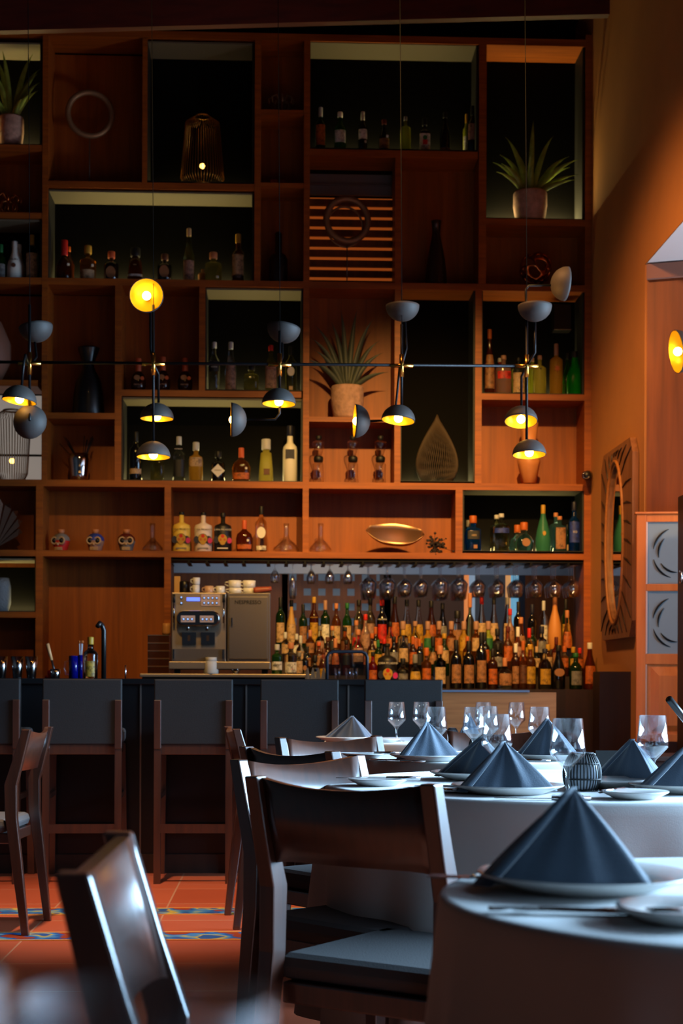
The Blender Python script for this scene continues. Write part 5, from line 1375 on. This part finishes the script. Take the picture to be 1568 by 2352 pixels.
# ------------------------------------------------------------------ dining chairs
def chair_parts(root):
    hw = .20
    lean = lambda z: -.205 - .27 * max(0, z - .61) if z > .61 else -.205 - .12 * max(0, .46 - z)
    for sg in (-1, 1):
        pts = [(sg * hw, lean(0), 0), (sg * hw, lean(.3), .3), (sg * hw, -.203, .47), (sg * hw, -.20, .60), (sg * hw, lean(.70), .70), (sg * hw, lean(.822), .822)]
        MB().beam(pts, [.026, .032, .036, .036, .034, .032], [.030, .042, .046, .05, .042, .034]).build('back_post', W_CHAIR, root, bevel=.004)
        MB().beam([(sg * (hw + .01), .215, 0), (sg * hw, .20, .42)], [.026, .036], [.026, .036]).build('leg', W_CHAIR, root, bevel=.003)
    N = 14; vs = []; fs = []
    for i in range(N + 1):
        x = -hw + .012 + (2 * hw - .024) * i / N; bow = -.030 * (1 - (x / hw) ** 2); zt_ = .822 - .02 * (1 - (x / hw) ** 2); zb_ = .655 - .012 * (x / hw) ** 6
        for (z, off) in ((zb_, 0), (zt_, 0), (zt_, .017), (zb_, .017)):
            zz2 = z
            vs.append((x, lean(z) + .004 + bow + off, zz2))
    for i in range(N):
        for k in range(4): fs.append((4 * i + k, 4 * i + (k + 1) % 4, 4 * i + 4 + (k + 1) % 4, 4 * i + 4 + k))
    fs += [(0, 1, 2, 3), (4 * N + 3, 4 * N + 2, 4 * N + 1, 4 * N)]
    o = MB().add(vs, fs).build('backrest', W_CHAIR, root)
    for i, p in enumerate(o.data.polygons): p.use_smooth = abs(p.normal.y) > .7
    MB().box(-hw + .015, hw - .015, -.19, .205, .365, .408).build('seat_frame', W_CHAIR, root, bevel=.004)
    MB().box(-hw - .012, hw + .012, -.185, .235, .408, .462).build('seat_cushion', CUSH, root, bevel=.024)


CG = 'dining chairs around the tables'
ch0 = None


def chair(px, Y, rz, desc):
    """px = middle of the top of the backrest at depth Y"""
    global ch0
    p = at(px, 1750, Y)
    back = Vector((0, -.27, 0)); back.rotate(Matrix.Rotation(rz, 3, 'Z'))
    loc = (p.x - back.x, Y - back.y, 0)
    if ch0 is None:
        ch0 = thing('dining_chair', desc, 'chair', loc, rz, CG); chair_parts(ch0); return ch0
    return dup(ch0, loc, rz, desc)


chair(775, 2.88, R(-36), 'dark wooden dining chair in front, curved back turned to the camera')
chair(683, 3.82, R(-138), 'dining chair with pale shining backrest just behind the dark front chair')
chair(655, 4.30, R(-53), 'dining chair with orange lit top rail behind the pale shining one')
chair(753, 5.35, R(-149), 'dining chair with bluish shining back near the far folded napkin')
chair(528, 6.45, R(-83), 'dining chair seen edge on with orange leg beside the bar stools')
chair(92, 6.3, R(86), 'dining chair at the left edge with grey seat facing left')
chair(1130, 6.2, R(180), 'dining chair hidden behind the middle table, reddish brown top rail')
chair(210, 1.66, R(-90), 'nearest left dining chair with grey sheen on its leaning back')

# ------------------------------------------------------------------ tables and cloths
def table(px, Y, Rr, desc, cdesc, seed, drop=.60, folds=13):
    if not cdesc: Rr += .025
    c = at(px, 1800, Y)
    t = thing('dining_table', desc, 'table', (c.x, Y, 0), 0, 'round dining tables')
    MB().lathe([(0, .715), (Rr - .03, .715), (Rr - .025, .72), (Rr - .025, .742), (0, .742)], 48).build('tabletop', W_DARK, t)
    MB().lathe([(0, 0), (.22, 0), (.22, .02), (.04, .06), (.035, .68), (.12, .715), (0, .715)], 24).build('pedestal', BLKM, t)
    if not cdesc: return
    rnd = random.Random(seed); N = 160
    ph = [rnd.uniform(0, 6.28) for _ in range(4)]
    rows = [(0, .7505, 0), (.5, .7505, 0), (.9, .7505, 0), (.975, .7503, 0), (.993, .748, 0), (1.0, .742, .0), (1.003, .72, .03), (1.008, .66, .15)] + [(1.01 + .03 * k / 7, .66 - (drop - .09) * k / 7, .15 + .85 * k / 7) for k in range(1, 8)]
    vs = [(0, 0, .7505)]; fs = []
    for (f, z, a) in rows[1:]:
        for k in range(N):
            th = 2 * PI * k / N
            wv = .5 * math.sin(folds * th + ph[0]) + .3 * math.sin((folds * 2 - 5) * th + ph[1]) + .35 * math.sin(5 * th + ph[2])
            r = Rr * f + a * (.045 * wv + .014)
            vs.append((r * math.cos(th), r * math.sin(th), z))
    M_ = len(rows) - 1
    for k in range(N): fs.append((0, 1 + k, 1 + (k + 1) % N))
    for i in range(M_ - 1):
        for k in range(N): fs.append((1 + i * N + k, 1 + (i + 1) * N + k, 1 + (i + 1) * N + (k + 1) % N, 1 + i * N + (k + 1) % N))
    o = MB().add(vs, fs, True).build('tablecloth', LINEN, loc=(c.x, Y, 0)); tag(o, cdesc, 'tablecloth', 'grey tablecloths')
    sd = o.modifiers.new('s', 'SOLIDIFY'); sd.thickness = .0012
    return c.x, Y


table(1815, 1.80, .42, 'nearest round table at the lower right', 'grey tablecloth on the nearest round table at lower right', 1)
table(1330, 3.90, .66, 'large round table in the middle behind the near one', 'grey tablecloth on the large middle round table', 2)
table(1150, 5.36, .50, 'smaller round table beyond the middle table', 'grey tablecloth on the smaller table beyond the middle one', 3)
table(985, 6.95, .48, 'farthest round table just before the bar stools', 'grey tablecloth on the farthest table before the stools', 4)
table(240, .50, .43, 'bare dark round table under the blurred wine glasses', None, 6)
ZT = .7512


def on(px, Y, z=ZT): p = at(px, 1800, Y); return (p.x, Y, z)


def plate_mesh(r, hgt=.018):
    return MB().lathe([(0, .002), (r * .6, .0), (r * .66, .002), (r * .98, hgt), (r, hgt + .002), (r * .985, hgt + .004), (r * .7, .0075), (r * .6, .005), (0, .0045)], 48)


pl0 = plate_mesh(.132).build('dinner_plate', PORC); bp0 = plate_mesh(.075, .014).build('bread_plate', PORC)
first_used = {}


def place(proto, loc, desc, cat, rz=0, group=None):
    if proto.name not in first_used: first_used[proto.name] = 1; o = proto
    else: o = proto.copy(); C.objects.link(o)
    o.location = loc; o.rotation_euler = (0, 0, rz); return tag(o, desc, cat, group)


PG = 'dinner plates under the folded napkins'
PLATES = [(1342, 1.86, 'large white plate under the nearest napkin'), (1165, 3.52, 'white plate under the wrinkled napkin on the middle table'), (985, 5.06, 'white plate under the bright blue napkin'), (1262, 5.12, 'white plate under the right napkin of the smaller table'),
          (792, 6.80, 'white plate under the far left dark napkin'), (1425, 3.72, 'white plate under the dark upright napkin at right'), (1572, 3.56, 'white plate under the napkin cut by the right edge'), (1100, 4.05, 'white plate under the dark napkin behind the wrinkled one')]
for px, Y, d in PLATES: place(pl0, on(px, Y), d, 'plate', 0, PG)
BG = 'small side plates'
for px, Y, d in [(1578, 1.60, 'small white dish at the right edge of the nearest table'), (868, 3.80, 'small side plate left on the middle table by the chair'), (835, 5.22, 'small side plate at the left end of the smaller table'), (1458, 3.36, 'small side plate at the front right of the middle table'), (880, 6.72, 'small side plate on the farthest table')]:
    place(bp0, on(px, Y), d, 'plate', 0, BG)

# table glasses
gl0 = MB().lathe(angular_prof(), 40).build('wine_glass', GLASS)
GG = 'angular wine glasses on the tables'
for px, Y, d in [(1303, 3.45, 'large wine glass in front of the candle holder'), (1140, 3.98, 'wine glass behind the wrinkled napkin'), (1498, 3.86, 'wine glass between the two right napkins'), (1000, 5.35, 'wine glass behind the bright blue napkin'), (1088, 5.30, 'wine glass left of centre on the smaller table'), (1120, 5.55, 'wine glass just right of centre on the smaller table'),
                 (1238, 5.4, 'wine glass left of the right napkin on smaller table'), (910, 6.84, 'wine glass alone in front of the last stool'), (967, 6.88, 'second wine glass before the last bar stool'), (1109, 6.9, 'far wine glass before the oak board, left one'), (1185, 6.9, 'far wine glass before the oak board, right one'), ]:
    place(gl0, on(px, Y), d, 'glass', 0, GG)
o = gl0.copy(); C.objects.link(o); o.location = on(335, .40, .7425); tag(o, 'out of focus wine glass looming at the bottom left corner', 'glass')
o = gl0.copy(); C.objects.link(o); o.location = on(-260, .44, .7425); tag(o, 'second blurred wine glass at the very left edge', 'glass')

# candle holders
def candle(px, Y, sc, desc):
    x, y, z = on(px, Y)
    t = thing('candle_holder', desc, 'candle holder', (x, y, z), 0, 'ribbed candle holders')
    Hh = .088 * sc; prof = lambda f: .045 * sc * (1 - .42 * (abs(f - .42) / .58) ** 2.2)
    MB().lathe([(0, .003)] + [(prof(f / 10) * .93, .003 + Hh * f / 10) for f in range(11)] + [(prof(1) * .90, Hh), (prof(.5) * .9, Hh * .5), (prof(.05) * .85, .01), (0, .01)], 32).build('inner_cup', mat('white_cup', (205, 214, 226), .3), t)
    wr = MB()
    for k in range(34):
        a = 2 * PI * k / 34
        wr.tube([(prof(f / 8) * math.cos(a), prof(f / 8) * math.sin(a), .002 + Hh * f / 8) for f in range(9)], .0018 * sc, 5)
    for f in (0, .3, .72, 1): wr.tube([(prof(f) * math.cos(2 * PI * k / 30), prof(f) * math.sin(2 * PI * k / 30), .002 + Hh * f) for k in range(30)], .0018 * sc, 5, closed=True)
    wr.build('wire_cage', cm('black'), t)


candle(1336, 3.62, 1.0, 'round black ribbed candle holder behind the large wine glass')
candle(1038, 6.95, .62, 'small ribbed candle holder far behind the bright blue napkin')
candle(1093, 5.68, .62, 'small ribbed candle holder seen through the middle glasses')


# napkins: folded tent shapes
def napkin(px, Y, wpx, top, desc, rz=0, apx=0.0, depth=.6, seed=1, wr=1.0, z=ZT + .0075):
    s = S(Y); Wn = wpx / 2 / s; p = at(px, top, Y); h = p.z - z
    ax_ = apx / s
    rnd = random.Random(seed)
    Cn = [Vector((-Wn, .01)), Vector((Wn * .84, -Wn * .34)), Vector((Wn, Wn * .22)), Vector((Wn * .1, Wn * depth * 1.5))]
    n = 24; N = 4 * n; pts = []
    phs = [rnd.uniform(0, 6.28) for _ in range(4)]
    for e in range(4):
        a_, b_2 = Cn[e], Cn[(e + 1) % 4]; nr = Vector((b_2.y - a_.y, -(b_2.x - a_.x))).normalized()
        for k in range(n): pts.append((a_.lerp(b_2, k / n), nr, k / n, e))
    vs = []; fs = []; Kr = 16
    for j in range(Kr):
        f = j / Kr
        for (q, nr, t, e) in pts:
            en = 4 * t * (1 - t)
            off = en * ((.12 if e == 0 else .02 if e == 1 else .08) * Wn * (1 - f) ** .8 + (wr if e != 1 else .15) * (1 - f) ** .6 * Wn * (.035 * math.sin(2 * PI * 1.7 * t + phs[0] + 1.5 * f) + .022 * math.sin(2 * PI * 3.6 * t + phs[1] - f)))
            if f < .12: off += en * wr * .0016 * math.sin(2 * PI * 13 * t + phs[2])
            x = ax_ * f + q.x * (1 - f) + nr.x * off; y = q.y * (1 - f) + nr.y * off
            vs.append((x, y, h * (f + .035 * math.sin(PI * f))))
    ia = len(vs); vs.append((ax_, 0, h))
    for j in range(Kr - 1):
        for k in range(N): fs.append((j * N + k, j * N + (k + 1) % N, (j + 1) * N + (k + 1) % N, (j + 1) * N + k))
    for k in range(N): fs.append(((Kr - 1) * N + k, (Kr - 1) * N + (k + 1) % N, ia))
    o = MB().add(vs, fs, True).build('folded_napkin', NAVY, loc=(p.x - ax_ * math.cos(rz), Y, z), rot=(0, 0, rz))
    # overlapping hem fold down the left side
    fl2 = MB(); N2 = 10; v2 = []
    for i in range(N2 + 1):
        f = i / N2; x = -Wn * .98 * (1 - f) + ax_ * f; y = -.012 * (1 - f) - Wn * .03 * math.sin(PI * f); zz3 = h * f
        v2 += [(x - .008, y - .002, zz3), (x + .012 * (1 - f * .6), y - .016 * (1 - f), zz3)]
    fl2.add(v2, [(2 * i, 2 * i + 1, 2 * i + 3, 2 * i + 2) for i in range(N2)], True)
    fo = fl2.build('hem_fold', NAVY, o); q = fo.modifiers.new('s', 'SOLIDIFY'); q.thickness = .003
    sd = o.modifiers.new('s', 'SOLIDIFY'); sd.thickness = .0018
    return tag(o, desc, 'napkin', 'tent folded blue grey napkins')


nk = napkin(1318, 1.86, 425, 1808, 'largest napkin tent, on the nearest plate at lower right', rz=R(4), seed=1, wr=.8, apx=20)
napkin(1158, 3.52, 250, 1702, 'wrinkled napkin tent on the middle table', rz=R(14), seed=2, wr=1.5, apx=-8)
napkin(1108, 4.05, 190, 1690, 'dark napkin tent behind the wrinkled one', rz=R(-30), seed=3, apx=18)
napkin(982, 5.06, 168, 1657, 'bright blue napkin tent on the smaller table', rz=R(24), seed=4, apx=-5)
napkin(1258, 5.12, 150, 1650, 'blue napkin tent behind the large wine glass', rz=R(-18), seed=5)
napkin(810, 6.80, 122, 1644, 'dark napkin tent at far left before the stools', rz=R(-20), seed=6, apx=10)
napkin(1078, 7.15, 62, 1638, 'small dark napkin tent on the farthest table by the candle', rz=R(30), seed=7)
napkin(1452, 3.86, 178, 1697, 'dark rounded napkin tent left of the right wine glass', rz=R(-35), seed=8, wr=.5, apx=8)
napkin(1600, 3.56, 300, 1690, 'dark napkin tent cut by the right picture edge', rz=R(10), seed=9, wr=.5)

# cutlery
def fork_obj():
    m = MB(); m.tube([(0, -.095, .004), (0, -.03, .0035), (0, .03, .005)], [.0052, .0032, .0028], 8)
    m.box(-.0105, .0105, .03, .045, .003, .0055)
    for k in range(4): x = -.009 + k * .006; m.box(x - .0014, x + .0014, .045, .085, .0035, .0055)
    return m.build('fork', CHROME)


def knife_obj():
    m = MB(); m.tube([(0, -.105, .004), (0, -.02, .004)], [.0055, .0045], 8)
    m.hexa([(-.0085, -.02, .003), (.0085, -.02, .003), (.0085, .08, .003), (-.002, .105, .003)], [(-.0085, -.02, .0045), (.0085, -.02, .0045), (.0085, .08, .0045), (-.002, .105, .0045)])
    return m.build('knife', CHROME)


fk = fork_obj(); kn = knife_obj()
for px, Y, rz, z, d in [(1135, 1.93, 72, 0, 'blurred fork at left of the nearest plate'), (1300, 1.66, 84, 0, 'blurred fork lying in front of the nearest plate'), (1035, 3.52, 78, .012, 'fork resting by the wrinkled napkin plate'), (1005, 3.62, 62, 0, 'fork left on the middle table edge'),
                        (1420, 3.44, -38, .012, 'fork on the side plate at front right of middle table'), (870, 5.05, 70, 0, 'fork left of the bright blue napkin plate'), (1400, 4.3, 80, 0, 'fork far right on the middle table')]:
    place(fk, on(px, Y, ZT + z), d, 'fork', R(rz), 'forks')
for px, Y, rz, z, d in [(1400, 1.645, 86, 0, 'blurred knife lying in front of the nearest plate'), (1245, 3.32, 84, 0, 'knife at the front edge below the large wine glass'), (985, 3.55, 80, 0, 'knife on the left edge of the middle table'), (868, 3.78, 84, .016, 'butter knife across the left side plate'),
                        (1110, 4.92, 84, 0, 'knife right of the bright blue napkin plate'), (845, 5.2, 84, .016, 'butter knife on the small plate of smaller table'), (1190, 5.0, 80, 0, 'knife on the smaller table near its right plate'), (1545, 2.0, 80, 0, 'blurred knife behind the nearest napkin at right'), (905, 4.98, 70, 0, 'knife beside the fork left of bright napkin')]:
    place(kn, on(px, Y, ZT + z), d, 'knife', R(rz), 'knives')
# fork tines of the display: black place card on the middle table's far right
a = at(1368, 1760, 4.42)
tag(MB().box(0, .085, 0, .004, 0, .062).build('menu_stand', cm('black'), loc=(a.x, 4.42, ZT)), 'black menu card standing on the far side of the middle table', 'card')
